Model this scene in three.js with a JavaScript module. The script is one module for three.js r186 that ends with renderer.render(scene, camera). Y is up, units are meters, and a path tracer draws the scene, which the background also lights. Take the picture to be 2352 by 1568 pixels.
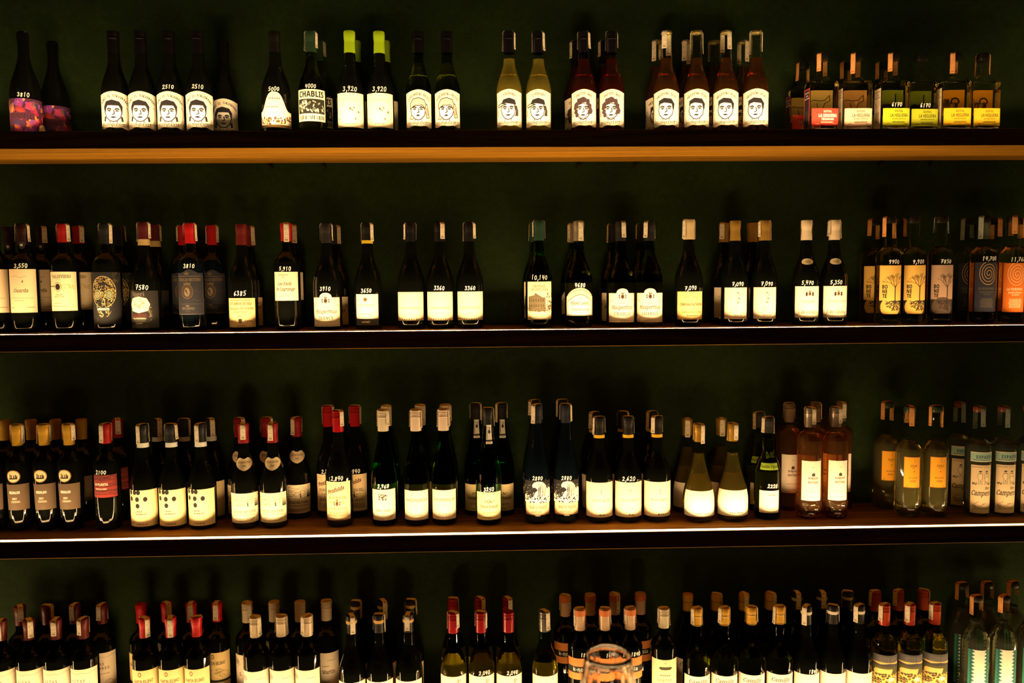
import * as THREE from 'three';
import { mergeGeometries, toCreasedNormals } from 'three/addons/utils/BufferGeometryUtils.js';
import { RectAreaLightUniformsLib } from 'three/addons/lights/RectAreaLightUniformsLib.js';
RectAreaLightUniformsLib.init();

// ---------------------------------------------------------------- camera, light, exposure
const scene = new THREE.Scene();
scene.background = new THREE.Color(0x000000);
const EYE = 1.6;
const camera = new THREE.PerspectiveCamera(45.49, 1.5, 0.05, 30);
camera.position.set(0, EYE, 2.2);
camera.rotation.order = 'YXZ';
camera.rotation.set(-0.0715, -0.0269, -0.0081);
camera.focus = 2.33;
camera.userData.fStop = 2.4;
scene.add(camera);
const renderer = new THREE.WebGLRenderer({ antialias: true });
renderer.toneMapping = THREE.LinearToneMapping;
renderer.toneMappingExposure = 1.0;
renderer.shadowMap.enabled = true;

// the four shelves: height of each top face, and the light strip let into the front of each
const SHELF_TOP = [0, EYE + 0.407, EYE - 0.1265, EYE - 0.690, EYE - 1.252];
const SHELF_DEPTH = 0.263, SHELF_THICK = 0.0465, X0 = -1.95, X1 = 2.05;
const LED_COLOR = new THREE.Color().setRGB(1.0, 0.62, 0.28);
const LED_LEVEL = 390;
const LED_WIDTH = 0.005, LED_Z = -0.0100, GROOVE = 0.0075;       // the strip lies at the bottom of a groove behind the front lip
// each strip is laid in lengths; the end lengths are run dimmer than the middle one: [from, to, level]
const LENGTHS = { 1: [[X0, -1.17, 0.42], [-1.17, 1.0, 1], [1.0, 1.22, 0.62], [1.22, X1, 0.42]], 2: [[X0, -1.17, 0.55], [-1.17, 1.0, 1], [1.0, 1.2, 0.55], [1.2, X1, 0.34]], 3: [[X0, -1.0, 0.7], [-1.0, 1.06, 1], [1.06, 1.25, 0.6], [1.25, X1, 0.30]], 4: [[X0, 1.1, 1], [1.1, X1, 0.75]] };
for (const s of [1, 2, 3, 4]) for (const [a, b, k] of LENGTHS[s]) {
  const l = new THREE.RectAreaLight(LED_COLOR, LED_LEVEL * k, b - a - 0.002, LED_WIDTH);
  l.name = 'strip_light'; l.position.set((a + b) / 2, SHELF_TOP[s] - GROOVE + 0.0016, LED_Z);
  l.rotation.x = Math.PI / 2; l.castShadow = true;
  scene.add(l);
}

// ---------------------------------------------------------------- helpers
let seed = 20240517;
const rnd = () => { seed = (seed * 1664525 + 1013904223) >>> 0; return seed / 4294967296; };
const rr = (a, b) => a + (b - a) * rnd();
const used = {};
const numbered = (n) => { const k = used[n] = (used[n] ?? -1) + 1; return k ? `${n}_${String(k).padStart(3, '0')}` : n; };
const mats = {};
function mat(key, make) { return mats[key] ??= make(); }
const rgb = (r, g, b) => new THREE.Color().setRGB(r, g, b);
const plain = (hex, rough = 0.5, metal = 0) => mat(`p${hex}${rough}${metal}`, () => new THREE.MeshStandardMaterial({ color: hex, roughness: rough, metalness: metal, side: THREE.DoubleSide }));
function part(name, geo, m, parent, label) {
  const o = new THREE.Mesh(geo, m); o.name = name; o.castShadow = o.receiveShadow = true;
  if (label) o.userData.label = label;
  parent.add(o); return o;
}
function struct(name, geo, m) { const o = part(name, geo, m, scene); o.userData.kind = 'structure'; return o; }
function tag(o, label, category, group) { o.userData.label = label; o.userData.category = category; if (group) o.userData.group = group; return o; }
function boxGeo(x0, x1, y0, y1, z0, z1) {
  const g = new THREE.BoxGeometry(x1 - x0, y1 - y0, z1 - z0); g.translate((x0 + x1) / 2, (y0 + y1) / 2, (z0 + z1) / 2);
  const p = g.attributes.position, n = g.attributes.normal, uv = g.attributes.uv;          // uv in metres
  for (let i = 0; i < p.count; i++) {
    const ax = Math.abs(n.getX(i)), ay = Math.abs(n.getY(i));
    if (ax > 0.5) uv.setXY(i, p.getZ(i), p.getY(i)); else if (ay > 0.5) uv.setXY(i, p.getX(i), p.getZ(i)); else uv.setXY(i, p.getX(i), p.getY(i));
  }
  return g;
}
function canvasTex(w, h, draw, repeat) {
  const c = document.createElement('canvas'); c.width = w; c.height = h;
  const x = c.getContext('2d'); draw(x, w, h);
  const t = new THREE.CanvasTexture(c); t.colorSpace = THREE.SRGBColorSpace; t.anisotropy = 8;
  if (repeat) { t.wrapS = t.wrapT = THREE.RepeatWrapping; t.repeat.set(...repeat); }
  return t;
}
function noiseTex(n, fn, repeat, srgb = true) {
  const d = new Uint8Array(n * n * 4);
  for (let j = 0; j < n; j++) for (let i = 0; i < n; i++) { const c = fn(i / n, j / n); const k = (j * n + i) * 4; for (let q = 0; q < 3; q++) d[k + q] = Math.max(0, Math.min(255, c[q])); d[k + 3] = 255; }
  const t = new THREE.DataTexture(d, n, n); t.wrapS = t.wrapT = THREE.RepeatWrapping; t.repeat.set(...repeat);
  t.magFilter = THREE.LinearFilter; t.minFilter = THREE.LinearMipmapLinearFilter; t.generateMipmaps = true; if (srgb) t.colorSpace = THREE.SRGBColorSpace; t.needsUpdate = true; return t;
}
// periodic value noise
function vnoise(cells) {
  const g = Array.from({ length: cells[0] * cells[1] }, rnd);
  return (u, v) => {
    const x = u * cells[0], y = v * cells[1], i = Math.floor(x), j = Math.floor(y), f = x - i, h = y - j, sx = f * f * (3 - 2 * f), sy = h * h * (3 - 2 * h);
    const at = (a, b) => g[((b % cells[1]) + cells[1]) % cells[1] * cells[0] + ((a % cells[0]) + cells[0]) % cells[0]];
    return (at(i, j) * (1 - sx) + at(i + 1, j) * sx) * (1 - sy) + (at(i, j + 1) * (1 - sx) + at(i + 1, j + 1) * sx) * sy;
  };
}

// ---------------------------------------------------------------- the room
const n1 = vnoise([9, 9]), n2 = vnoise([64, 64]), n3 = vnoise([180, 180]);
const wallTex = noiseTex(512, (u, v) => { const k = 0.8 + 0.25 * n1(u, v) + 0.14 * (n2(u, v) - 0.5) + 0.22 * (n3(u, v) - 0.5); return [34 * k, 52 * k, 17 * k]; }, [0.9, 0.9]);
const wallBump = noiseTex(512, (u, v) => { const k = 255 * (0.5 * n2(u, v) + 0.5 * n3(u, v)); return [k, k, k]; }, [0.9, 0.9], false);
const wallMat = new THREE.MeshPhysicalMaterial({ map: wallTex, bumpMap: wallBump, bumpScale: 0.0006, roughness: 0.75, specularIntensity: 0.25 });
const darkRoom = new THREE.MeshStandardMaterial({ color: rgb(0.03, 0.028, 0.024), roughness: 0.8 });
const floorMat = new THREE.MeshStandardMaterial({ color: rgb(0.05, 0.032, 0.02), roughness: 0.5 });
struct('wall_back', boxGeo(-2.6, 2.7, 0, 2.95, -SHELF_DEPTH - 0.12, -SHELF_DEPTH), wallMat);
struct('wall_left', boxGeo(-2.7, -2.6, 0, 2.95, -0.38, 4.3), darkRoom);
struct('wall_right', boxGeo(2.7, 2.8, 0, 2.95, -0.38, 4.3), darkRoom);
struct('wall_front', boxGeo(-2.7, 2.8, 0, 2.95, 4.3, 4.4), darkRoom);
struct('floor', boxGeo(-2.7, 2.8, -0.1, 0, -0.38, 4.4), floorMat);
struct('ceiling', boxGeo(-2.7, 2.8, 2.95, 3.05, -0.38, 4.4), darkRoom);

// ---------------------------------------------------------------- shelves
const g1 = vnoise([3, 90]), g2 = vnoise([7, 220]), g3 = vnoise([2, 14]), g4 = vnoise([60, 256]);
const woodTex = noiseTex(512, (u, v) => {
  const w = 0.02 * Math.sin(u * Math.PI * 2) + 0.03 * g3(u, v);
  const k = 0.62 + 0.34 * g1(u, v + w) + 0.22 * (g2(u, v + w) - 0.5) + 0.16 * (g4(u, v) - 0.5) + 0.12 * (g3(u, v) - 0.5);
  return [172 * k, 119 * k, 22 * k];
}, [0.7, 3.2]);
const woodMat = new THREE.MeshPhysicalMaterial({ map: woodTex, roughness: 0.7, specularIntensity: 0.3 });
const glowMat = (k) => mat('glow' + k, () => new THREE.MeshStandardMaterial({ color: 0xfff2dc, emissive: LED_COLOR, emissiveIntensity: 5 * k, roughness: 0.6 }));
const profileMat = plain(0xe9e4da, 0.8);
function makeShelf(s, label) {
  const o = new THREE.Group(); o.name = numbered('shelf_board'); o.position.set(0, SHELF_TOP[s], 0); scene.add(o);
  tag(o, label, 'shelf');
  const sh = new THREE.Shape(), d = SHELF_DEPTH, t = SHELF_THICK, b = 0.0012;
  // section across the board: bevelled front edges and a groove for the light strip
  const P = [[-d, -t], [-b, -t], [0, -t + b], [0, -b], [-b, 0], [-0.0025, 0], [-0.0025, 0 - GROOVE], [-0.0235, 0 - GROOVE], [-0.0235, 0], [-d, 0]];
  P.forEach(([z, y], i) => (i ? sh.lineTo(-z, y) : sh.moveTo(-z, y)));
  const g = new THREE.ExtrudeGeometry(sh, { depth: X1 - X0, bevelEnabled: false });
  g.rotateY(Math.PI / 2); g.translate(X0, 0, 0);                    // extrusion -> world x, shape x -> world -z
  const p = g.attributes.position, uv = g.attributes.uv, n = g.attributes.normal;
  for (let i = 0; i < p.count; i++) uv.setXY(i, p.getX(i) + s * 0.37, Math.abs(n.getY(i)) > 0.5 ? p.getZ(i) : p.getY(i) + 0.5);
  part('board', g, woodMat, o);
  for (const [a, b, k] of LENGTHS[s]) part('light_strip', boxGeo(a + 0.001, b - 0.001, -GROOVE + 0.0007, -GROOVE + 0.0014, LED_Z - LED_WIDTH / 2, LED_Z + LED_WIDTH / 2), glowMat(k), o, 'glowing warm white light strip let into the front edge');
  part('strip_channel', mergeGeometries([boxGeo(X0, X1, -GROOVE + 0.0001, -0.0001, -0.0036, -0.0026), boxGeo(X0, X1, -GROOVE + 0.0001, -0.0001, -0.0234, -0.0224), boxGeo(X0, X1, -GROOVE + 0.0001, -GROOVE + 0.0006, -0.0224, -0.0036)]), profileMat, o, 'white channel that the strip lies in');
  return o;
}
const boltGeo = new THREE.CylinderGeometry(0.0055, 0.0065, 0.012, 14); boltGeo.rotateX(Math.PI / 2);
const boltMat = plain(0x15130f, 0.5);
const shelfLabels = ['', 'brown wooden shelf board under the square spirit bottles', 'brown wooden shelf board under the bottles with orange and tree labels', 'brown wooden shelf board with a bright strip below the rosé bottles', 'brown wooden shelf board below the zigzag-labelled clear bottles'];
for (const s of [1, 2, 3, 4]) {
  const o = makeShelf(s, shelfLabels[s]);
  if (s < 3) for (const x of [-0.6451, -0.4872, 0.2688, 0.4417, 1.1853, 1.3403]) part('bracket_bolt', boltGeo, boltMat, o).position.set(x, -SHELF_THICK - 0.014, -SHELF_DEPTH + 0.005);
}

// ---------------------------------------------------------------- bottle building
const NECK = 0.0138;
// outline of a bottle, from the heel up to the lip: [radius, height]
const SHOULDERS = { burgundy: [0.415, 0.735, 1.08], bordeaux: [0.615, 0.765, 1.35], tapered: [0.62, 0.775, 1.4], flute: [0.36, 0.86, 1.0], champagne: [0.42, 0.82, 0.92], cone: [0.22, 0.78, 0.86], spirit: [0.655, 0.765, 1.65], rose: [0.70, 0.815, 1.6], mezcal: [0.60, 0.74, 1.45], campo: [0.645, 0.745, 1.7], tall: [0.60, 0.80, 1.15] };
function outline(kind, H, R, rn = NECK) {
  const [a, b, p] = SHOULDERS[kind], pts = [];
  const base = kind === 'tapered' ? (y) => R * (0.88 + 0.12 * Math.min(1, y / (a * H))) : () => R;
  for (const [k, y] of [[0.80, 0], [0.90, 0.0008], [0.962, 0.0034], [0.99, 0.0075], [1, 0.013]]) pts.push([base(y) * k, y]);
  for (const t of [0.25, 0.5, 0.75, 1]) pts.push([base(a * H * t), 0.013 + (a * H - 0.013) * t]);
  const flare = kind === 'burgundy' ? 0.0026 : 0;                     // the neck narrows a little towards the lip
  for (let i = 1; i <= 16; i++) { const t = i / 16, s = (1 - Math.cos(Math.PI * Math.pow(t, p))) / 2; pts.push([R + (rn + flare - R) * s, H * (a + (b - a) * t)]); }
  if (flare) pts.push([rn + flare * 0.45, H * (b + 0.07)]);
  if (b * H < H - 0.03) pts.push([rn, H - 0.026]);
  pts.push([rn + 0.0012, H - 0.019], [rn + 0.0012, H - 0.006], [rn + 0.0004, H - 0.001], [rn - 0.0012, H]);
  return pts;
}
function radiusAt(pts, y) {
  for (let i = 1; i < pts.length; i++) if (y <= pts[i][1]) { const [r0, y0] = pts[i - 1], [r1, y1] = pts[i]; return y1 - y0 < 1e-6 ? r1 : r0 + (r1 - r0) * Math.max(0, (y - y0) / (y1 - y0)); }
  return pts[pts.length - 1][0];
}
// rings around the axis; opt.box = [half width, half depth, exponent] bends round rings to rounded rectangles by height
function rings(pts, seg, opt = {}) {
  const pos = [], idx = [], n = pts.length;
  for (let i = 0; i < n; i++) for (let k = 0; k < seg; k++) {
    const a = (k / seg) * Math.PI * 2; let [r, y] = pts[i], x, z;
    if (opt.box) { const [bx, bz, e] = opt.box(y, r), c = Math.cos(a), s = Math.sin(a); const q = Math.pow(Math.pow(Math.abs(c), e) + Math.pow(Math.abs(s), e), -1 / e); x = bx * c * q; z = bz * s * q; }
    else { if (opt.relief) r += opt.relief(a, y); x = r * Math.cos(a); z = r * Math.sin(a); }
    pos.push(x, y, z);
  }
  for (let i = 0; i < n - 1; i++) for (let k = 0; k < seg; k++) { const a = i * seg + k, b = i * seg + (k + 1) % seg, c = a + seg, d = b + seg; idx.push(a, c, b, b, c, d); }
  if (opt.bottom !== false) { const m = pos.length / 3; pos.push(0, pts[0][1], 0); for (let k = 0; k < seg; k++) idx.push(m, k, (k + 1) % seg); }
  if (opt.top !== false) { const m = pos.length / 3; pos.push(0, pts[n - 1][1], 0); for (let k = 0; k < seg; k++) idx.push(m, (n - 1) * seg + (k + 1) % seg, (n - 1) * seg + k); }
  const g = new THREE.BufferGeometry(); g.setAttribute('position', new THREE.Float32BufferAttribute(pos, 3)); g.setIndex(idx);
  g.setAttribute('uv', new THREE.Float32BufferAttribute(new Float32Array(pos.length / 3 * 2), 2));
  return toCreasedNormals(g, opt.crease ?? 0.75);
}
function cut(pts, y0, y1) {                                           // the stretch of an outline between two heights
  const out = [[radiusAt(pts, y0), y0]]; for (const p of pts) if (p[1] > y0 + 1e-4 && p[1] < y1 - 1e-4) out.push(p); out.push([radiusAt(pts, y1), y1]); return out;
}
// glass and wine
const GLASS = {
  dark: () => new THREE.MeshPhysicalMaterial({ color: rgb(0.0025, 0.003, 0.002), roughness: 0.05, ior: 1.5, specularIntensity: 0.6 }),
  ink: () => new THREE.MeshPhysicalMaterial({ color: rgb(0.002, 0.004, 0.006), roughness: 0.05, ior: 1.5, specularIntensity: 0.6 }),
  olive: () => wine(0.46, 0.50, 0.04, 0.028), green: () => wine(0.14, 0.52, 0.12, 0.026), leaf: () => wine(0.60, 0.60, 0.06, 0.050),
  straw: () => wine(0.80, 0.74, 0.28, 0.055), amber: () => wine(0.50, 0.20, 0.035, 0.030), ruby: () => wine(0.50, 0.085, 0.02, 0.018),
  rosewine: () => wine(0.92, 0.56, 0.20, 0.075, 0.955, [0.7, 0.34, 0.1]), tea: () => wine(0.86, 0.80, 0.46, 0.10), joven: () => wine(0.86, 0.80, 0.40, 0.10, 0.93, [0.62, 0.56, 0.22]), water: () => wine(0.88, 0.93, 0.80, 0.12, 0.95, [0.55, 0.6, 0.45]), gold: () => wine(0.86, 0.74, 0.20, 0.080, 0.94, [0.5, 0.42, 0.08]), cloudy: () => wine(0.85, 0.72, 0.16, 0.080, 0.86, [0.55, 0.46, 0.06]), hazy: () => wine(0.70, 0.30, 0.05, 0.045, 0.945, [0.40, 0.15, 0.02]), blush: () => wine(0.70, 0.13, 0.03, 0.036, 0.965, [0.40, 0.06, 0.01]),
};
function wine(r, g, b, d, t = 1, c) { return new THREE.MeshPhysicalMaterial({ color: c ? rgb(...c) : 0xffffff, roughness: 0.02, transmission: t, thickness: 0.06, ior: 1.42, attenuationColor: rgb(r, g, b), attenuationDistance: d }); }
const pane = {
  clear: () => new THREE.MeshPhysicalMaterial({ color: rgb(0.93, 0.95, 0.9), roughness: 0.02, transmission: 1, thickness: 0, ior: 1.5 }),
  green: () => new THREE.MeshPhysicalMaterial({ color: rgb(0.30, 0.42, 0.16), roughness: 0.02, transmission: 1, thickness: 0, ior: 1.5 }),
  rose: () => new THREE.MeshPhysicalMaterial({ color: rgb(0.72, 0.6, 0.45), roughness: 0.02, transmission: 1, thickness: 0, ior: 1.5 }),
};
const EMPTY = { olive: 'green', green: 'green', leaf: 'green', straw: 'clear', amber: 'clear', ruby: 'rose', rosewine: 'clear', tea: 'clear', joven: 'clear', water: 'clear', gold: 'clear', cloudy: 'clear', hazy: 'clear', blush: 'rose' };
const glassMat = (k) => mat('g' + k, GLASS[k]);
const paneMat = (k) => mat('n' + k, pane[k]);
// a sheet of paper around the bottle: u runs along the arc, lo(u) and hi(u) are its lower and upper edge
function sheet(radius, arc, lo, hi, off = 0.0005, turn = 0, nu = 30, nv = 5, squeeze) {
  const f = (q, u) => (typeof q === 'function' ? q(u) : q), pos = [], uv = [], idx = [];
  let a = 9, b = -9; for (let i = 0; i <= nu; i++) { a = Math.min(a, f(lo, i / nu)); b = Math.max(b, f(hi, i / nu)); }
  for (let j = 0; j <= nv; j++) for (let i = 0; i <= nu; i++) {
    const u = i / nu, y = f(lo, u) + (f(hi, u) - f(lo, u)) * j / nv, q = squeeze ? 0.5 + (u - 0.5) * squeeze((y - a) / (b - a)) : u, th = (q - 0.5) * arc + turn, r = radius(y) + off;
    pos.push(r * Math.sin(th), y, r * Math.cos(th)); uv.push(q, (y - a) / (b - a));
  }
  for (let j = 0; j < nv; j++) for (let i = 0; i < nu; i++) { const k = j * (nu + 1) + i; idx.push(k, k + 1, k + nu + 1, k + 1, k + nu + 2, k + nu + 1); }
  const g = new THREE.BufferGeometry(); g.setAttribute('position', new THREE.Float32BufferAttribute(pos, 3)); g.setAttribute('uv', new THREE.Float32BufferAttribute(uv, 2)); g.setIndex(idx); g.computeVertexNormals(); return g;
}
// closures
function capGeo(kind, pts, H, len) {
  const r = (y, e) => radiusAt(pts, y) + e, p = [];
  const y0 = H - len;
  if (kind === 'foil') {
    for (let i = 0; i <= 8; i++) { const y = y0 + (H - 0.0155 - y0) * i / 8; p.push([Math.max(r(y, 0.0007), NECK + 0.0006), y]); }
    p.push([NECK + 0.0017, H - 0.0150], [NECK + 0.0021, H - 0.0135], [NECK + 0.0021, H - 0.0025], [NECK + 0.0013, H + 0.0002], [NECK - 0.0005, H + 0.0010]);
    return rings(p, 36, { bottom: false, crease: 0.5 });
  }
  if (kind === 'screw') {
    const R = NECK + 0.0020; p.push([R, y0]);
    p.push([R, H - 0.0215], [R + 0.0007, H - 0.0210], [R + 0.0007, H - 0.0195], [R - 0.0006, H - 0.0190], [R - 0.0006, H - 0.0180], [R + 0.0006, H - 0.0176], [R + 0.0006, H - 0.0160], [R, H - 0.0156], [R, H - 0.0115], [R - 0.0006, H - 0.0110], [R - 0.0006, H - 0.0100], [R + 0.0004, H - 0.0096], [R + 0.0004, H - 0.0076], [R - 0.0006, H - 0.0072], [R - 0.0006, H - 0.0062], [R + 0.0004, H - 0.0058], [R + 0.0004, H - 0.0012], [R - 0.0008, H + 0.0006], [R - 0.0024, H + 0.0010]);
    return rings(p, 36, { bottom: false, crease: 0.35 });
  }
  if (kind === 'crown') {
    const g = rings([[0.0158, H - 0.0045], [0.0150, H - 0.0010], [0.0138, H + 0.0012], [0.0110, H + 0.0020]], 42, { bottom: false, crease: 0.5 });
    const q = g.attributes.position; for (let i = 0; i < q.count; i++) if (q.getY(i) < H - 0.003) { const a = Math.atan2(q.getZ(i), q.getX(i)), k = 1 + 0.035 * Math.cos(21 * a); q.setX(i, q.getX(i) * k); q.setZ(i, q.getZ(i) * k); }
    g.computeVertexNormals(); return g;
  }
  if (kind === 'stopper') return rings([[0.0135, H - 0.003], [0.0160, H - 0.0025], [0.0168, H], [0.0168, H + len - 0.002], [0.0160, H + len], [0.0130, H + len + 0.0006]], 32, { crease: 0.5 });
  if (kind === 'bare') return rings([[NECK - 0.002, H - 0.001], [NECK - 0.001, H + 0.0015], [NECK - 0.004, H + 0.003]], 24, { crease: 0.5 });
}
// paper duty strip folded over the closure
function stripGeo(H, rc, turn, la, lb, fa, fb, w) {
  const path = [[-rc - fa, H - la], [-rc - fa * 0.55, H - la * 0.72], [-rc - 0.0006 - fa * 0.15, H - la * 0.40], [-rc - 0.0008, H - 0.004], [-rc * 0.82, H + 0.0022], [0, H + 0.0030], [rc * 0.82, H + 0.0022], [rc + 0.0008, H - 0.004], [rc + 0.0006 + fb * 0.15, H - lb * 0.40], [rc + fb * 0.55, H - lb * 0.72], [rc + fb, H - lb]];
  const pos = [], uv = [], idx = [], c = Math.cos(turn), s = Math.sin(turn); let d = 0; const D = [0];
  for (let i = 1; i < path.length; i++) D.push(d += Math.hypot(path[i][0] - path[i - 1][0], path[i][1] - path[i - 1][1]));
  path.forEach(([q, y], i) => { for (const e of [-0.5, 0.5]) { pos.push(q * c - e * w * s, y, q * s + e * w * c); uv.push(e + 0.5, D[i] / d); } });
  for (let i = 0; i < path.length - 1; i++) { const k = i * 2; idx.push(k, k + 2, k + 1, k + 1, k + 2, k + 3); }
  const g = new THREE.BufferGeometry(); g.setAttribute('position', new THREE.Float32BufferAttribute(pos, 3)); g.setAttribute('uv', new THREE.Float32BufferAttribute(uv, 2)); g.setIndex(idx); g.computeVertexNormals(); return g;
}
const stripTex = (paper, ink) => canvasTex(64, 512, (x, w, h) => {
  x.fillStyle = paper; x.fillRect(0, 0, w, h); x.strokeStyle = ink; x.fillStyle = ink; x.lineWidth = 1.5; x.strokeRect(5, 5, w - 10, h - 10); x.globalAlpha = 0.75;
  for (const o of [0, 340]) { for (let i = 0; i < 70; i++) { x.beginPath(); x.arc(rr(12, 52), o + rr(14, 150), rr(2, 6), rr(0, 3), rr(3, 6)); x.stroke(); } x.beginPath(); x.ellipse(32, o + 60, 13, 20, 0, 0, 7); x.fillStyle = paper; x.fill(); x.stroke(); x.fillStyle = ink; }
  x.fillRect(14, 482, 36, 14); x.fillRect(14, 14, 36, 14);
});
const paperMat = (tex) => new THREE.MeshStandardMaterial({ map: tex, roughness: 0.85, side: THREE.DoubleSide });
const STRIP = { cream: paperMat(stripTex('#e6dcc4', '#7a6a4c')), orange: paperMat(stripTex('#d99a5c', '#a4622e')), grey: paperMat(stripTex('#8d968c', '#5b635c')) };
// handwritten prices: pen strokes that lie on the glass
const PEN = {
  0: [[[0.5, 1], [0.15, 0.8], [0.08, 0.4], [0.35, 0], [0.75, 0.1], [0.92, 0.55], [0.75, 0.92], [0.5, 1]]], 1: [[[0.35, 0.8], [0.55, 1], [0.48, 0.5], [0.45, 0]]], 2: [[[0.08, 0.75], [0.3, 1], [0.7, 0.95], [0.78, 0.65], [0.4, 0.25], [0.02, 0], [0.5, 0.06], [0.98, 0.04]]],
  3: [[[0.1, 0.92], [0.5, 1], [0.8, 0.82], [0.4, 0.55], [0.85, 0.35], [0.7, 0.05], [0.3, 0], [0.05, 0.12]]], 4: [[[0.2, 1], [0.1, 0.45], [0.5, 0.42], [0.95, 0.5]], [[0.75, 1], [0.68, 0.5], [0.6, 0]]], 5: [[[0.9, 1], [0.3, 0.96], [0.2, 0.55], [0.65, 0.6], [0.85, 0.3], [0.6, 0.02], [0.1, 0.06]]],
  6: [[[0.7, 1], [0.25, 0.65], [0.1, 0.25], [0.4, 0], [0.8, 0.15], [0.7, 0.45], [0.2, 0.35]]], 7: [[[0.05, 0.95], [0.9, 1], [0.6, 0.5], [0.4, 0]], [[0.25, 0.5], [0.85, 0.55]]], 8: [[[0.75, 0.9], [0.35, 1], [0.15, 0.75], [0.75, 0.35], [0.6, 0], [0.2, 0.05], [0.2, 0.35], [0.8, 0.75], [0.75, 0.9]]],
  9: [[[0.85, 0.9], [0.4, 1], [0.1, 0.72], [0.45, 0.5], [0.8, 0.75], [0.82, 0.9], [0.7, 0.4], [0.45, 0]]], ',': [[[0.3, 0.12], [0.35, 0], [0.1, -0.3]]], '.': [[[0.3, 0.1], [0.4, 0]]],
};
function priceGeo(text, pts, y, turn, hgt = 0.0105, box) {
  const gs = [], pen = 0.0008, adv = hgt * 0.74; let s = -[...text].reduce((a, c) => a + (/[,.]/.test(c) ? 0.45 : 1) * adv, 0) / 2;
  const at = (sx, yy) => { if (box) return [sx, yy, box]; const r = radiusAt(pts, yy) + 0.0006, th = sx / r + turn; return [r * Math.sin(th), yy, r * Math.cos(th)]; };
  for (const ch of text) {
    const j = rr(-0.0008, 0.0008), k = rr(0.92, 1.08);
    for (const line of PEN[ch]) for (let i = 1; i < line.length; i++) {
      const P = (q) => [s + (q[0] * 0.56 + q[1] * 0.10) * hgt, y + j + q[1] * hgt * k], a = P(line[i - 1]), b = P(line[i]), L = Math.hypot(b[0] - a[0], b[1] - a[1]) || 1, dx = (b[0] - a[0]) / L * pen, dy = (b[1] - a[1]) / L * pen;
      const q = [[a[0] - dx - dy, a[1] - dy + dx], [a[0] - dx + dy, a[1] - dy - dx], [b[0] + dx + dy, b[1] + dy - dx], [b[0] + dx - dy, b[1] + dy + dx]].flatMap(([u, v]) => at(u, v));
      const g = new THREE.BufferGeometry(); g.setAttribute('position', new THREE.Float32BufferAttribute(q, 3)); g.setIndex([0, 1, 2, 0, 2, 3]); g.computeVertexNormals(); gs.push(g);
    }
    s += (/[,.]/.test(ch) ? 0.45 : 1) * adv;
  }
  return mergeGeometries(gs);
}
const chalk = plain(0xf4f4f2, 0.9);

// ---------------------------------------------------------------- label print
// each label is flat print on paper; x and y run 0..1 from its upper left corner
const LABELS = {};
// printing ink: full-strength version of a colour; paper tones stay as they are
function ink(c) { if (!/^#[0-9a-f]{6}$/i.test(c)) return c; const v = [1, 3, 5].map((i) => parseInt(c.slice(i, i + 2), 16)); if (Math.max(...v) > 222) return c; return `rgb(${v.map((q) => Math.round(q * 0.46)).join(',')})`; }
function T(x, s, px, py, size, color = '#222', o = {}) {             // a line of lettering
  const W = x.canvas.width, H = x.canvas.height; x.save(); x.translate(px * W, py * H); if (o.rot) x.rotate(o.rot); if (o.it) x.transform(1, 0, -0.28, 1, 0, 0); if (o.sx) x.scale(o.sx, 1);
  x.font = `${o.bold ? 'bold ' : ''}${Math.round(size * H)}px ${o.f || 'serif'}`; x.fillStyle = ink(color); x.textAlign = o.al || 'center'; x.textBaseline = 'middle';
  x.strokeStyle = x.fillStyle; x.lineWidth = size * H * 0.04; x.lineJoin = 'round';
  if (o.sp) { const t = [...s], ws = t.map((c) => x.measureText(c).width + o.sp * size * H), tot = ws.reduce((a, b) => a + b, 0); let q = -tot / 2; x.textAlign = 'left'; t.forEach((c, i) => { x.fillText(c, q, 0); x.strokeText(c, q, 0); q += ws[i]; }); }
  else { x.fillText(s, 0, 0); x.strokeText(s, 0, 0); }
  x.restore();
}
function arcT(x, s, cx, cy, r, a0, a1, size, color, o = {}) {        // lettering along an arc; angles from the top, clockwise
  const W = x.canvas.width, H = x.canvas.height; x.font = `${o.bold ? 'bold ' : ''}${Math.round(size * H)}px ${o.f || 'serif'}`; x.fillStyle = ink(color); x.textAlign = 'center'; x.textBaseline = 'middle';
  [...s].forEach((c, i) => { const a = s.length > 1 ? a0 + (a1 - a0) * i / (s.length - 1) : a0; x.save(); x.translate(cx * W + Math.sin(a) * r * H, cy * H - Math.cos(a) * r * H); x.rotate(o.flip ? a + Math.PI : a); x.fillText(c, 0, 0); x.restore(); });
}
function scrib(x, px, py, w, size, color, lines = 1) {               // print too small to read
  const W = x.canvas.width, H = x.canvas.height; x.fillStyle = ink(color);
  for (let k = 0; k < lines; k++) { let q = px - w / 2 * rr(0.8, 1); const e = px + w / 2 * rr(0.8, 1); while (q < e) { const l = rr(0.015, 0.05); x.fillRect(q * W, (py + k * size * 1.7) * H, Math.min(l, e - q) * W, size * H); q += l + 0.014; } }
}
const rect = (x, a, b, c, d, col) => { x.fillStyle = ink(col); x.fillRect(a * x.canvas.width, b * x.canvas.height, c * x.canvas.width, d * x.canvas.height); };
function poly(x, pts, fill, stroke, lw = 2) { const W = x.canvas.width, H = x.canvas.height; x.beginPath(); pts.forEach(([a, b], i) => (i ? x.lineTo(a * W, b * H) : x.moveTo(a * W, b * H))); if (fill) { x.closePath(); x.fillStyle = ink(fill); x.fill(); } if (stroke) { x.strokeStyle = ink(stroke); x.lineWidth = lw; x.stroke(); } }
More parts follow.
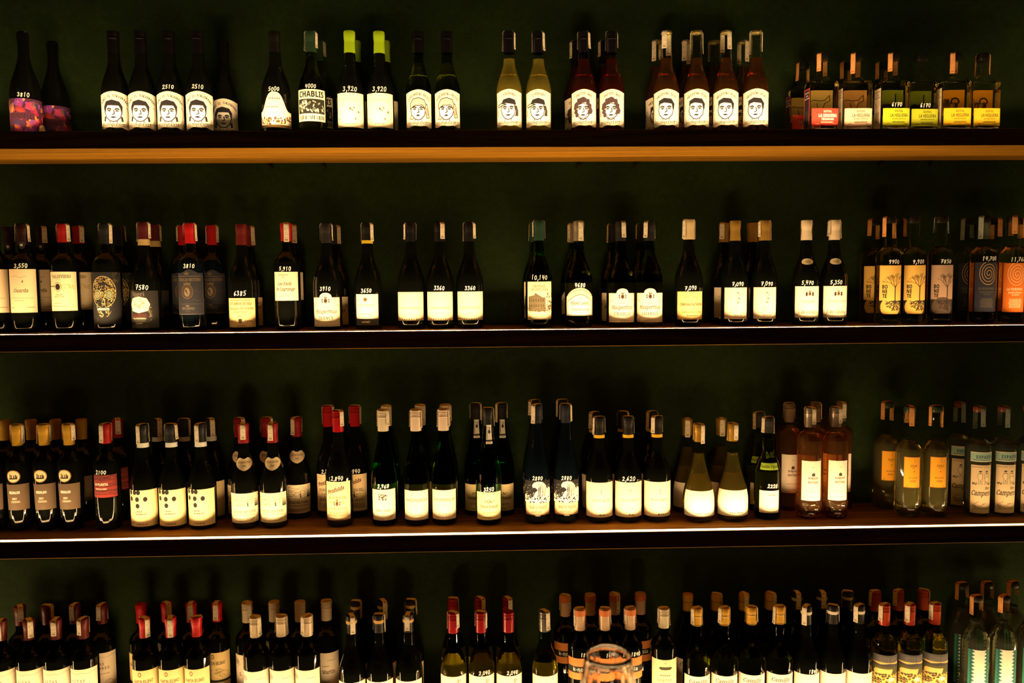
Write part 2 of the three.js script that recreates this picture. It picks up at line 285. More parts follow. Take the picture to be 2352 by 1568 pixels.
function oval(x, cx, cy, rx, ry, fill, stroke, lw = 2) { const W = x.canvas.width, H = x.canvas.height; x.beginPath(); x.ellipse(cx * W, cy * H, rx * W, ry * H, 0, 0, Math.PI * 2); if (fill) { x.fillStyle = ink(fill); x.fill(); } if (stroke) { x.strokeStyle = ink(stroke); x.lineWidth = lw; x.stroke(); } }
function lab(name, w, h, draw, px = 320) { LABELS[name] = { w, h, draw: (x) => draw(x), px }; }
function labelMat(name) {
  const L = LABELS[name];
  return mat('l' + name, () => paperMat(canvasTex(L.px, Math.max(32, Math.round(L.px * L.h / L.w)), (x) => { x.lineCap = 'round'; x.lineJoin = 'round'; L.draw(x); })));
}
const bg = (x, c) => { x.fillStyle = c; x.fillRect(0, 0, x.canvas.width, x.canvas.height); };
function crest(x, cx, cy, s, c = '#b98a3a', d = '#5a2020') { oval(x, cx, cy, s * 0.35, s * 0.42, c, '#4a3818', 2); rect(x, cx - s * 0.18, cy - s * 0.2, s * 0.36, s * 0.4, d); poly(x, [[cx - s * 0.3, cy - s * 0.5], [cx - s * 0.2, cy - s * 0.85], [cx, cy - s * 0.6], [cx + s * 0.2, cy - s * 0.85], [cx + s * 0.3, cy - s * 0.5]], c, '#4a3818', 1); for (const e of [-1, 1]) poly(x, [[cx + e * s * 0.4, cy + s * 0.4], [cx + e * s * 0.7, cy], [cx + e * s * 0.5, cy - s * 0.5], [cx + e * s * 0.85, cy - s * 0.3], [cx + e * s * 0.8, cy + s * 0.3]], '#6a5020', null); }
// generic line-drawn heads for the portrait labels
function head(x, style) {
  const K = '#1d1733', cx = 0.47; x.save(); x.translate(0.47 * x.canvas.width, 0.55 * x.canvas.height); x.scale(1.16, 1.1); x.translate(-0.47 * x.canvas.width, -0.54 * x.canvas.height); 
  poly(x, [[cx - 0.07, 0.74], [cx - 0.085, 0.80]], null, K, 5); poly(x, [[cx + 0.08, 0.74], [cx + 0.09, 0.80]], null, K, 5);
  poly(x, [[cx - 0.15, 0.34], [cx - 0.2, 0.55], [cx - 0.17, 0.66], [cx - 0.08, 0.75], [cx, 0.775], [cx + 0.08, 0.75], [cx + 0.17, 0.66], [cx + 0.2, 0.55], [cx + 0.15, 0.34]], '#fbf6ea', K, 7);
  if (style === 'crop') { poly(x, [[cx - 0.21, 0.58], [cx - 0.235, 0.42], [cx - 0.17, 0.29], [cx - 0.02, 0.245], [cx + 0.15, 0.285], [cx + 0.225, 0.40], [cx + 0.21, 0.58], [cx + 0.17, 0.46], [cx + 0.13, 0.385], [cx - 0.13, 0.385], [cx - 0.17, 0.46]], K); for (const e of [-1, 1]) poly(x, [[cx + e * 0.17, 0.66], [cx + e * 0.22, 0.64], [cx + e * 0.24, 0.76], [cx + e * 0.19, 0.77]], K); }
  if (style === 'short') poly(x, [[cx - 0.2, 0.44], [cx - 0.19, 0.32], [cx - 0.05, 0.255], [cx + 0.15, 0.28], [cx + 0.24, 0.40], [cx + 0.22, 0.54], [cx + 0.18, 0.50], [cx + 0.155, 0.40], [cx - 0.05, 0.37], [cx - 0.15, 0.40]], K);
  if (style === 'cap') { poly(x, [[cx - 0.2, 0.39], [cx - 0.14, 0.29], [cx + 0.03, 0.25], [cx + 0.19, 0.30], [cx + 0.23, 0.42], [cx - 0.05, 0.38]], K); poly(x, [[cx - 0.2, 0.38], [cx - 0.32, 0.42], [cx - 0.3, 0.47], [cx - 0.05, 0.405]], '#efe3c6', K, 7); for (let i = 0; i < 7; i++) poly(x, [[cx + 0.17 + i * 0.012, 0.44], [cx + 0.23 + i * 0.01, 0.56], [cx + 0.2 + i * 0.014, 0.68]], null, '#6b5c45', 5); }
  if (style === 'curly') { const col = '#8a5f6c'; for (let i = 0; i < 46; i++) { const a = rr(-2.3, 2.3), q = rr(0.82, 1.18); oval(x, cx + Math.sin(a) * 0.2 * q, 0.5 - Math.cos(a) * 0.19 * q - (Math.abs(a) > 1.7 ? -0.02 : 0), 0.045, 0.042, col, '#6a4458', 4); } poly(x, [[cx - 0.14, 0.42], [cx - 0.16, 0.6], [cx - 0.06, 0.74], [cx + 0.05, 0.74], [cx + 0.14, 0.6], [cx + 0.13, 0.42], [cx, 0.38]], '#fbf6ea', K, 5); }
  if (style === 'wavy') { const c = '#e2bfae', q = '#5c4038'; poly(x, [[cx + 0.15, 0.34], [cx + 0.26, 0.40], [cx + 0.30, 0.55], [cx + 0.33, 0.70], [cx + 0.24, 0.72], [cx + 0.20, 0.56], [cx + 0.14, 0.44]], c, q, 6); poly(x, [[cx - 0.21, 0.50], [cx - 0.22, 0.38], [cx - 0.13, 0.27], [cx + 0.02, 0.24], [cx + 0.17, 0.29], [cx + 0.22, 0.40], [cx + 0.19, 0.50], [cx + 0.12, 0.41], [cx + 0.02, 0.43], [cx - 0.08, 0.42], [cx - 0.15, 0.46]], c, q, 6); poly(x, [[cx - 0.18, 0.66], [cx - 0.24, 0.74], [cx - 0.14, 0.76], [cx - 0.11, 0.70]], c, q, 5); for (let i = 0; i < 4; i++) poly(x, [[cx + 0.22 + i * 0.02, 0.48], [cx + 0.25 + i * 0.02, 0.66]], null, q, 3); }
  for (const e of [-1, 1]) { poly(x, [[cx + e * 0.05, 0.475], [cx + e * 0.09, 0.455], [cx + e * 0.135, 0.475]], null, K, 10); oval(x, cx + e * 0.09, 0.51, 0.032, 0.016, '#fff', K, 5); oval(x, cx + e * 0.088, 0.51, 0.012, 0.014, K); }
  poly(x, [[cx + 0.015, 0.5], [cx + 0.03, 0.585], [cx - 0.02, 0.60]], null, K, 7);
  if (style === 'wavy') oval(x, cx, 0.665, 0.05, 0.022, '#3a2a66'); else poly(x, [[cx - 0.05, 0.665], [cx, 0.655], [cx + 0.05, 0.665], [cx, 0.678], [cx - 0.05, 0.665]], null, K, 7);
  x.restore();
}
function portrait(name, title, style, side, left) {
  lab(name, 1, 1.0, (x) => {
    bg(x, '#f4ecd9'); const K = '#2a2018';
    arcT(x, title, 0.5, 0.62, 0.50, -0.09 * title.length / 2 * 1.15, 0.09 * title.length / 2 * 1.15, 0.094, K, { bold: 1 });
    T(x, 'DELINQUENTE', 0.44, 0.885, 0.086, K, { bold: 1, sp: 0.02 }); T(x, 'WINE CO', 0.85, 0.865, 0.055, K);
    if (side) arcT(x, side, 0.5, 0.6, 0.42, 1.1, 2.15, 0.055, '#5d4a30');
    if (left) arcT(x, left, 0.48, 0.6, 0.42, -2.15, -1.05, 0.055, '#5d4a30'); else scrib(x, 0.1, 0.55, 0.08, 0.02, '#8a7a5a', 5);
    head(x, style);
  }, 320);
}
portrait('roko', 'ROKO IL VAGABONDO', 'crop', 'MONTEPULCIANO'); portrait('betty', 'SCREAMING BETTY', 'wavy', '', 'VERMENTINO'); portrait('jay', 'JAYBIRD', 'cap', ''); portrait('pretty', 'PRETTY BOY', 'curly', '', ''); portrait('juan', 'WEEPING JUAN', 'short', '', 'PETILLANT NATUREL');
lab('feather', 1.15, 0.95, (x) => { bg(x, '#4a1540'); const cs = ['#7a2a86', '#c22f6a', '#d8422a', '#e07a2e', '#8a3fae', '#2c2a5a', '#b02048', '#e9a25a']; for (let k = 0; k < 34; k++) { const a = rr(0, 320), b = rr(0, 264), c = cs[k % 8], n = 14, t = rr(0, 6), r = rr(30, 62); x.strokeStyle = c; x.lineWidth = 3; for (let i = 0; i < n; i++) { const q = t + i * 0.16; x.beginPath(); x.moveTo(a, b); x.quadraticCurveTo(a + Math.cos(q) * r * 0.6, b + Math.sin(q) * r * 0.6 + 6, a + Math.cos(q + 0.2) * r, b + Math.sin(q + 0.2) * r); x.stroke(); } x.fillStyle = cs[(k + 3) % 8]; x.beginPath(); x.ellipse(a, b, r * 0.22, r * 0.14, t, 0, 7); x.fill(); } rect(x, 0.1, 0.42, 0.62, 0.2, '#b03a86'); T(x, 'SUNDELL', 0.42, 0.53, 0.17, '#3a0d2a', { f: 'sans-serif', sx: 0.8, sp: 0.04 }); });
lab('bell', 1, 1, (x) => { bg(x, '#f3ead6'); scrib(x, 0.5, 0.17, 0.3, 0.03, '#d9cbab'); scrib(x, 0.42, 0.41, 0.44, 0.025, '#cdbb8e'); for (let i = 0; i < 90; i++) { const a = rr(0.02, 0.98), b = 0.72 + rr(0, 0.2) - 0.12 * Math.pow(Math.abs(a - 0.45) * 1.6, 2); oval(x, a, b, rr(0.012, 0.03), rr(0.015, 0.04), ['#a8712c', '#c98f3e', '#7d4d1c', '#dfb56a'][i % 4]); } rect(x, 0, 0.92, 1, 0.08, '#d9a95c'); });
lab('woodcut', 1, 0.95, (x) => { bg(x, '#efe8cf'); const k = '#2f3a1c'; T(x, 'CHABLIS', 0.5, 0.15, 0.25, k, { bold: 1, sx: 0.86, f: 'sans-serif' }); rect(x, 0.04, 0.30, 0.92, 0.46, k); for (let i = 0; i < 26; i++) { const a = rr(0.1, 0.9), b = rr(0.36, 0.7), t = rr(0, 3); x.save(); x.translate(a * 320, b * 304); x.rotate(t); x.strokeStyle = '#efe8cf'; x.lineWidth = 3; x.beginPath(); x.ellipse(0, 0, rr(10, 26), rr(4, 9), 0, 0, 7); i % 2 ? x.stroke() : (x.fillStyle = '#efe8cf', x.fill()); x.restore(); } for (let i = 0; i < 17; i++) rect(x, 0.05 + i * 0.053, 0.81 + rr(0, 0.02), rr(0.012, 0.034), 0.13, k); });
lab('birds', 1, 0.96, (x) => { bg(x, '#f6ecd2'); scrib(x, 0.5, 0.16, 0.8, 0.06, '#ebe0b4'); for (const [a, b, s] of [[0.5, 0.45, 1], [0.62, 0.42, 0.7], [0.77, 0.54, 1], [0.66, 0.74, 0.8], [0.57, 0.5, 0.6]]) poly(x, [[a - 0.05 * s, b + 0.03 * s], [a, b - 0.05 * s], [a + 0.02 * s, b], [a + 0.06 * s, b + 0.04 * s]], '#b9c05a'); rect(x, 0.04, 0.745, 0.11, 0.012, '#2b2010'); scrib(x, 0.48, 0.89, 0.36, 0.02, '#c9a85c'); });
const SOTOL = { red: ['#d63a2a', '#fff3e0', '#e9cf92'], pink: ['#eac9ae', '#5a3a2a', '#d9a878'], lime: ['#b7c21f', '#2e360c', '#7a8f1c'], yellow: ['#f0c81e', '#4a3606', '#eda912'] };
for (const [k, [c, pr, up]] of Object.entries(SOTOL)) {
  lab('sotol_' + k, 1.75, 1, (x) => { bg(x, c); T(x, 'SOTOL', 0.58, 0.17, 0.17, pr, { f: 'sans-serif', sp: 0.05 }); T(x, 'LA HIGUERA', 0.58, 0.41, 0.25, pr, { f: 'sans-serif', sx: 0.82, bold: k === 'red' }); if (k === 'red') T(x, 'TEXANUM', 0.58, 0.61, 0.17, pr, { f: 'sans-serif', bold: 1 }); else T(x, k === 'yellow' ? 'DASYLIRION WHEELERI' : 'DASYLIRION LEIOPHYLLUM', 0.58, 0.61, 0.10, pr, { f: 'sans-serif', sx: 0.75 }); scrib(x, 0.58, 0.75, 0.5, 0.035, pr, 2); scrib(x, 0.2, 0.88, 0.14, 0.03, pr); scrib(x, 0.84, 0.88, 0.16, 0.03, pr); });
  lab('sotol_back_' + k, 1, 1, (x) => { bg(x, up); const d = k === 'lime' ? '#2d3a10' : '#4a3418'; if (k === 'red' || k === 'pink') { poly(x, [[0.2, 0.35], [0.45, 0.42], [0.7, 0.4], [0.88, 0.2], [0.9, 0.42], [0.7, 0.52], [0.62, 0.75], [0.52, 0.9], [0.44, 0.72], [0.4, 0.52]], null, d, 8); if (k === 'red') for (const q of [0.2, 0.4]) T(x, '★', q, 0.2, 0.14, d); } else if (k === 'lime') { rect(x, 0, 0.55, 1, 0.45, '#3b4d12'); for (let i = 0; i < 30; i++) poly(x, [[0.3 + rr(-0.05, 0.4), 0.95], [rr(0.05, 0.95), rr(0.45, 0.7)]], null, d, 4); rect(x, 0.68, 0.15, 0.05, 0.5, d); } else for (const [a, s] of [[0.3, 0.8], [0.65, 1]]) { x.strokeStyle = d; x.lineWidth = 20; x.beginPath(); x.arc(a * 320, 150, 46 * s, 2.6, 6.6); x.stroke(); for (let i = 0; i < 24; i++) poly(x, [[a - 0.14 * s + rr(0, 0.3), 0.5], [a - 0.14 * s + rr(0, 0.3), rr(0.7, 0.92)]], null, '#7a4d12', 4); } });
}
lab('sotol_side_red', 0.32, 2, (x) => { bg(x, '#c23a30'); rect(x, 0.1, 0.02, 0.8, 0.96, '#1c1e3c'); T(x, 'SOTOL', 0.5, 0.1, 0.04, '#e8e4d8', { f: 'sans-serif' }); T(x, 'LA', 0.5, 0.17, 0.05, '#e8e4d8', { f: 'sans-serif' }); T(x, 'HIGUERA', 0.5, 0.24, 0.035, '#e8e4d8', { f: 'sans-serif' }); T(x, '★', 0.5, 0.4, 0.12, '#f4f0e4'); scrib(x, 0.5, 0.55, 0.6, 0.01, '#8a8aa0', 14); }, 96);
lab('sotol_side_pale', 0.32, 2, (x) => { bg(x, '#d8c8b0'); T(x, 'SOTOL', 0.5, 0.08, 0.04, '#4a3a2a', { f: 'sans-serif' }); T(x, 'LA', 0.5, 0.15, 0.05, '#4a3a2a', { f: 'sans-serif' }); T(x, 'HIGUERA', 0.5, 0.22, 0.035, '#4a3a2a', { f: 'sans-serif' }); poly(x, [[0.2, 0.34], [0.35, 0.45], [0.7, 0.44], [0.85, 0.32]], null, '#5a4a38', 4); scrib(x, 0.5, 0.58, 0.6, 0.01, '#8a7a66', 16); }, 96);
// second shelf
lab('guarda', 1, 1.25, (x) => { bg(x, '#e9d3ad'); poly(x, [[0.08, 0.18], [0.3, 0.15], [0.45, 0.2], [0.65, 0.16]], null, '#c5a878', 2); poly(x, [[0.53, 0.24], [0.55, 0.3], [0.5, 0.31]], '#8a6a40'); T(x, 'Guarda', 0.46, 0.49, 0.11, '#b08d58', { it: 1 }); scrib(x, 0.5, 0.66, 0.8, 0.008, '#c5a878'); scrib(x, 0.4, 0.72, 0.4, 0.01, '#cdb286'); scrib(x, 0.75, 0.87, 0.3, 0.014, '#b89a68'); scrib(x, 0.15, 0.88, 0.15, 0.014, '#b89a68'); });
lab('valdi', 1, 1.05, (x) => { bg(x, '#efdcb4'); T(x, 'VALDIVIESO', 0.44, 0.12, 0.105, '#2e2a24', { sp: 0.02 }); T(x, 'CHILE', 0.36, 0.2, 0.03, '#6a5a40', { sp: 0.5 }); x.strokeStyle = '#c9a45a'; x.lineWidth = 3; for (let i = 0; i < 40; i++) { x.beginPath(); x.arc(rr(130, 300), rr(105, 145), rr(3, 9), rr(0, 3), rr(3, 6)); x.stroke(); } rect(x, 0, 0.36, 0.25, 0.025, '#d9bb78'); oval(x, 0.33, 0.385, 0.12, 0.115, '#efdcb4', '#c9a45a', 4); oval(x, 0.33, 0.385, 0.085, 0.082, '#2e1512'); T(x, 'VALLEY', 0.36, 0.58, 0.05, '#6a5636', { sp: 0.1 }); T(x, 'SELECTION', 0.37, 0.635, 0.05, '#6a5636', { sp: 0.1 }); scrib(x, 0.3, 0.8, 0.3, 0.012, '#b89a62'); scrib(x, 0.4, 0.87, 0.6, 0.008, '#c9ae78', 2); });
lab('skull', 1, 1.12, (x) => {
  bg(x, '#050608'); const W = 320, H = 358, cs = ['#d8b25a', '#f0e0b0', '#b98a34', '#e6c878']; x.save(); x.beginPath(); x.ellipse(0.42 * W, 0.38 * H, 0.38 * W, 0.30 * H, 0, 0, 7); x.ellipse(0.42 * W, 0.66 * H, 0.24 * W, 0.22 * H, 0, 0, 7); x.clip();
  for (let i = 0; i < 330; i++) { x.strokeStyle = cs[i % 4]; x.lineWidth = rr(1.5, 3.5); x.beginPath(); const a = rr(0, W), b = rr(0, H), r = rr(4, 14), t = rr(0, 6); x.arc(a, b, r, t, t + rr(2.5, 5)); x.stroke(); } x.restore();
  for (const e of [0.24, 0.60]) { oval(x, e, 0.43, 0.105, 0.09, '#14161c', '#e6c878', 4); for (const r of [0.07, 0.045, 0.02]) oval(x, e, 0.43, r, r * 0.86, null, '#f0e0b0', 3); }
  poly(x, [[0.42, 0.5], [0.37, 0.6], [0.47, 0.6]], '#14161c', '#e6c878', 3); oval(x, 0.42, 0.38, 0.38, 0.30, null, '#e9d08a', 3); rect(x, 0.1, 0.675, 0.62, 0.07, '#14161c'); T(x, 'MEMUERTE', 0.4, 0.712, 0.062, '#f2e8cc', { f: 'sans-serif', bold: 1 });
  for (let i = 0; i < 18; i++) oval(x, rr(0.72, 0.98), rr(0.02, 0.2), rr(0.01, 0.03), rr(0.01, 0.03), i % 3 ? '#8a7430' : '#5a5a2a'); scrib(x, 0.3, 0.97, 0.5, 0.012, '#5a564a');
});
lab('amarone', 1, 1.02, (x) => { bg(x, '#0a0706'); T(x, 'Speri', 0.36, 0.09, 0.15, '#cfc4ae', { bold: 1 }); poly(x, [[0.05, 0.36], [0.15, 0.2], [0.38, 0.15], [0.62, 0.2], [0.72, 0.36], [0.66, 0.54], [0.38, 0.6], [0.1, 0.54]], '#efe2c8', '#b59a62', 4); for (let i = 0; i < 34; i++) oval(x, rr(0.16, 0.62), rr(0.26, 0.5), rr(0.01, 0.04), rr(0.01, 0.03), null, '#8d7748', 2); T(x, '2018', 0.38, 0.22, 0.06, '#8d7748'); for (const e of [0.05, 0.7]) for (let i = 0; i < 26; i++) oval(x, e + rr(-0.03, 0.06), rr(0.45, 0.86), rr(0.01, 0.025), rr(0.01, 0.03), i % 3 ? '#d5c49a' : '#8d7748'); T(x, 'AMARONE', 0.37, 0.66, 0.115, '#c22c26', { bold: 1, sx: 0.8 }); T(x, 'DELLA VALPOLICELLA', 0.37, 0.74, 0.05, '#e9dcc0', { sx: 0.8 }); scrib(x, 0.37, 0.78, 0.42, 0.012, '#b5a888', 3); T(x, 'CLASSICO', 0.37, 0.87, 0.045, '#e9dcc0'); T(x, "SANT'URBANO", 0.4, 0.95, 0.06, '#c9a860', { sp: 0.12 }); });
lab('brolio', 1, 1.25, (x) => { bg(x, '#0d1020'); x.strokeStyle = '#8a7a58'; x.lineWidth = 2; x.strokeRect(4, 60, 312, 336); poly(x, [[0.34, 0.12], [0.3, 0.06], [0.37, 0.085], [0.4, 0.03], [0.44, 0.085], [0.5, 0.06], [0.46, 0.12]], '#b0935a'); T(x, 'BROLIO-BETTINO', 0.5, 0.225, 0.088, '#c9a866', { sx: 0.8, bold: 1 }); poly(x, [[0.3, 0.34], [0.28, 0.28], [0.36, 0.31], [0.41, 0.27], [0.46, 0.31], [0.54, 0.28], [0.52, 0.34]], '#b0935a'); oval(x, 0.4, 0.49, 0.2, 0.155, '#6b4a30', '#b0935a', 5); oval(x, 0.4, 0.5, 0.1, 0.1, '#d9cba8', '#6b4a30', 2); poly(x, [[0.32, 0.46], [0.38, 0.44], [0.44, 0.58]], '#7a2430'); poly(x, [[0.62, 0.5], [0.7, 0.44], [0.76, 0.53], [0.86, 0.47], [0.92, 0.5]], null, '#8f90a0', 2); poly(x, [[0.55, 0.68], [0.66, 0.65], [0.74, 0.7], [0.88, 0.66]], null, '#8f90a0', 2); rect(x, 0.03, 0.76, 0.94, 0.006, '#b0935a'); rect(x, 0.34, 0.79, 0.12, 0.03, '#c9a866'); T(x, 'RICASOLI', 0.42, 0.86, 0.07, '#d9cba8', { sp: 0.06 }); T(x, '1141', 0.42, 0.92, 0.03, '#d9cba8', { sp: 0.6 }); });
lab('amiot', 1, 0.84, (x) => { bg(x, '#e6c78e'); scrib(x, 0.5, 0.06, 0.8, 0.022, '#8f7a55'); T(x, 'GUY AMIOT ET FILS', 0.48, 0.19, 0.115, '#3a2c1c', { bold: 1, sx: 0.78 }); T(x, 'Chassagne-Montrachet', 0.5, 0.35, 0.11, '#4a3820', { sx: 0.82 }); T(x, 'Vieilles Vignes', 0.48, 0.47, 0.075, '#4a3820'); rect(x, 0.25, 0.535, 0.45, 0.006, '#8f7a55'); T(x, '2020', 0.47, 0.61, 0.07, '#4a3018', { bold: 1, sp: 0.15 }); poly(x, [[0.43, 0.71], [0.54, 0.71], [0.54, 0.8], [0.485, 0.87], [0.43, 0.8]], '#4a3a30'); scrib(x, 0.25, 0.76, 0.25, 0.02, '#b0905a', 2); scrib(x, 0.74, 0.76, 0.25, 0.02, '#b0905a', 2); scrib(x, 0.5, 0.94, 0.3, 0.02, '#b0905a'); });
lab('fiefs', 1, 0.84, (x) => { bg(x, '#f1e2c8'); scrib(x, 0.44, 0.1, 0.4, 0.02, '#b8a484'); T(x, '2018', 0.42, 0.19, 0.045, '#b8a484'); T(x, 'Les Fiefs', 0.46, 0.42, 0.15, '#3c3022', { it: 1 }); T(x, 'de Lagrange', 0.48, 0.6, 0.15, '#3c3022', { it: 1 }); T(x, 'SAINT-JULIEN', 0.44, 0.84, 0.055, '#a08a66', { sp: 0.1 }); });
const mauper = (n) => (x) => { bg(x, '#f1e0c2'); rect(x, 0, 0.13, 1, 0.008, '#6a4a2a'); rect(x, 0, 0.96, 1, 0.008, '#b08a50'); oval(x, 0.5, 0.16, 0.2, 0.17, '#f4e8d0'); crest(x, 0.5, 0.24, 0.15); scrib(x, 0.5, 0.43, 0.2, 0.015, '#8a7350'); T(x, 'Mauperthuis', 0.5, 0.56, 0.15, '#2c2418', { it: 1, sx: 0.88 }); T(x, n, 0.5, 0.75, 0.13, '#2c2418', { sp: 0.08 }); scrib(x, 0.12, 0.36, 0.08, 0.02, '#a08a66'); scrib(x, 0.88, 0.36, 0.08, 0.02, '#a08a66'); };
lab('irancy', 1, 0.9, mauper('IRANCY')); lab('chablis', 1, 0.9, mauper('CHABLIS'));
lab('pinot', 1, 1, (x) => { bg(x, '#f3e8d2'); oval(x, 0.45, 0.17, 0.07, 0.055, '#d9b12c', '#8a6a18', 2); T(x, 'Joseph Drouhin', 0.48, 0.35, 0.085, '#c4ad86', { it: 1 }); T(x, 'PINOT NOIR', 0.48, 0.64, 0.075, '#b59c72', { sp: 0.08 }); T(x, '2021', 0.46, 0.71, 0.035, '#b59c72'); rect(x, 0, 0.79, 1, 0.21, '#3b2a1c'); T(x, 'LAFORÊT', 0.46, 0.895, 0.075, '#e6d2a8', { sp: 0.03 }); rect(x, 0, 0.975, 1, 0.012, '#c29a4c'); });
lab('crozes', 1, 0.86, (x) => { bg(x, '#f0e0bf'); poly(x, [[0.53, 0.22], [0.5, 0.32], [0.55, 0.38], [0.52, 0.42]], null, '#e3cfa4', 4); T(x, 'CROZES-HERMITAGE', 0.5, 0.56, 0.105, '#d2ba88', { sx: 0.76 }); scrib(x, 0.5, 0.74, 0.2, 0.014, '#c9ae78'); scrib(x, 0.5, 0.8, 0.6, 0.01, '#cdb27c'); for (let i = 0; i < 12; i++) oval(x, 0.06 + i * 0.08, 0.95, 0.012, 0.025, '#c9a45c'); });
lab('chateau', 1, 1.05, (x) => { bg(x, '#eeddb8'); T(x, 'CHATEAU', 0.48, 0.12, 0.09, '#b3a46c', { sp: 0.06 }); T(x, 'MONTELENA', 0.5, 0.21, 0.09, '#b3a46c', { sp: 0.04 }); poly(x, [[0.05, 0.78], [0.06, 0.4], [0.3, 0.36], [0.34, 0.3], [0.6, 0.42], [0.7, 0.42], [0.72, 0.78]], '#d8c48e', '#7a683a', 2); for (let i = 0; i < 14; i++) rect(x, 0.1 + (i % 7) * 0.085, i < 7 ? 0.46 : 0.6, 0.03, 0.07, '#8a7642'); for (let i = 0; i < 120; i++) oval(x, rr(0, 1), rr(0.62, 0.8), rr(0.005, 0.02), rr(0.005, 0.02), i % 2 ? '#7a683a' : '#b59a5a'); for (let i = 0; i < 60; i++) oval(x, rr(0.76, 1), rr(0.3, 0.75), rr(0.008, 0.03), rr(0.008, 0.03), i % 2 ? '#8a7642' : '#c2aa6c'); T(x, 'Chardonnay', 0.48, 0.86, 0.05, '#8a7040'); scrib(x, 0.48, 0.92, 0.3, 0.012, '#a08850'); });
lab('ferrari', 1, 0.86, (x) => { bg(x, '#e6d6b6'); poly(x, [[0.06, 0.98], [0.06, 0.5], [0.2, 0.38], [0.38, 0.27], [0.5, 0.24], [0.62, 0.27], [0.8, 0.38], [0.94, 0.5], [0.94, 0.98]], '#f4ead4', '#5a4a2a', 5); poly(x, [[0, 0.32], [0.2, 0.17], [0.38, 0.09], [0.5, 0.07], [0.62, 0.09], [0.8, 0.17], [1, 0.32]], null, '#5a4a2a', 4); T(x, '2020', 0.5, 0.38, 0.045, '#a8946a', { it: 1 }); T(x, 'FERRARI-CARANO', 0.5, 0.56, 0.16, '#4a3f2c', { f: 'sans-serif', sx: 0.60 }); T(x, 'Chardonnay', 0.52, 0.78, 0.115, '#5a4a30', { it: 1 }); scrib(x, 0.5, 0.88, 0.3, 0.014, '#a8946a'); });
lab('nerthe', 1, 0.8, (x) => { bg(x, '#e5c480'); poly(x, [[0.28, 0.28], [0.3, 0.2], [0.5, 0.14], [0.7, 0.2], [0.72, 0.28]], null, '#cfa860', 3); T(x, 'Château La Nerthe', 0.54, 0.45, 0.135, '#5c421c', { bold: 1, sx: 0.8 }); T(x, '2021', 0.58, 0.6, 0.05, '#7a5c2c'); T(x, 'Châteauneuf-du-Pape', 0.55, 0.73, 0.11, '#5c421c', { sx: 0.82 }); scrib(x, 0.56, 0.85, 0.44, 0.03, '#9a7a42'); });
lab('thibert', 1, 0.94, (x) => { bg(x, '#f1e2c6'); for (let i = 0; i < 40; i++) oval(x, 0.58 + rr(-0.08, 0.08), rr(0.12, 0.5), rr(0.004, 0.02), rr(0.004, 0.02), ['#c5b38e', '#9c8a66', '#d9c8a4'][i % 3]); rect(x, 0.55, 0.15, 0.04, 0.03, '#55472f'); rect(x, 0.18, 0.29, 0.08, 0.01, '#cbb68e'); T(x, 'POUILLY', 0.5, 0.64, 0.05, '#d3bd92', { sp: 0.1 }); T(x, 'FUISSE', 0.5, 0.72, 0.06, '#d3bd92', { sp: 0.1 }); T(x, 'THIBERT', 0.58, 0.9, 0.085, '#7a6138', { sp: 0.02 }); });
const villeb = (n) => (x) => { bg(x, '#f3e6cc'); crest(x, 0.58, 0.24, 0.13, '#c0913c', '#b03a44'); for (const e of [0.46, 0.7]) oval(x, e, 0.25, 0.035, 0.07, '#7a3f20'); T(x, n, 0.56, 0.49, 0.09, '#cbb98c', { sp: 0.06 }); T(x, 'J. de Villebois', 0.56, 0.82, 0.13, '#9c8352', { it: 1 }); scrib(x, 0.55, 0.94, 0.46, 0.016, '#b89c64'); };
lab('sancerre', 1, 0.96, villeb('SANCERRE')); lab('fume', 1, 0.96, villeb('POUILLY-FUMÉ'));
lab('vintage', 1, 0.62, (x) => { bg(x, '#d9c8a2'); T(x, '2021', 0.5, 0.5, 0.3, '#7a6a48'); }, 96);
const tree = (c, d) => (x) => { bg(x, c); rect(x, 0, 0.72, 1, 0.28, '#16120a'); oval(x, 0.5, 0.86, 0.44, 0.2, c); rect(x, 0, 0.70, 1, 0.022, c); const limb = (a, b, t, l, w, n) => { const e = a + Math.cos(t) * l, f = b + Math.sin(t) * l; x.strokeStyle = d; x.lineWidth = w; x.beginPath(); x.moveTo(a, b); x.quadraticCurveTo(a + Math.cos(t) * l * 0.5 + rr(-4, 4), b + Math.sin(t) * l * 0.5, e, f); x.stroke(); if (n) for (let i = 0; i < 3; i++) limb(e, f, t + rr(-0.75, 0.75), l * rr(0.6, 0.85), w * 0.62, n - 1); }; const H = x.canvas.height; x.lineCap = 'round'; limb(195, H * 0.72, -1.57, H * 0.28, 13, 0); for (const t of [-2.3, -1.9, -1.4, -1.0]) limb(195, H * 0.46, t, H * 0.11, 6, 3); for (const t of [0.2, 0.7, 1.2, 1.6, 2.0, 2.5, 3.0]) limb(195, H * 0.73, t, H * 0.09, 13, 2); for (const [k, s] of [[0.44, 'BO'], [0.535, 'NE'], [0.63, 'TE']]) T(x, s, 0.24, k, 0.105, '#16120a', { f: 'sans-serif', bold: 1, sx: 0.8 }); };
lab('bonete', 1, 2.0, tree('#dfb558', '#2c2010'), 288); lab('bonete_rose', 1, 2.0, tree('#a98a72', '#2a1c16'), 288);
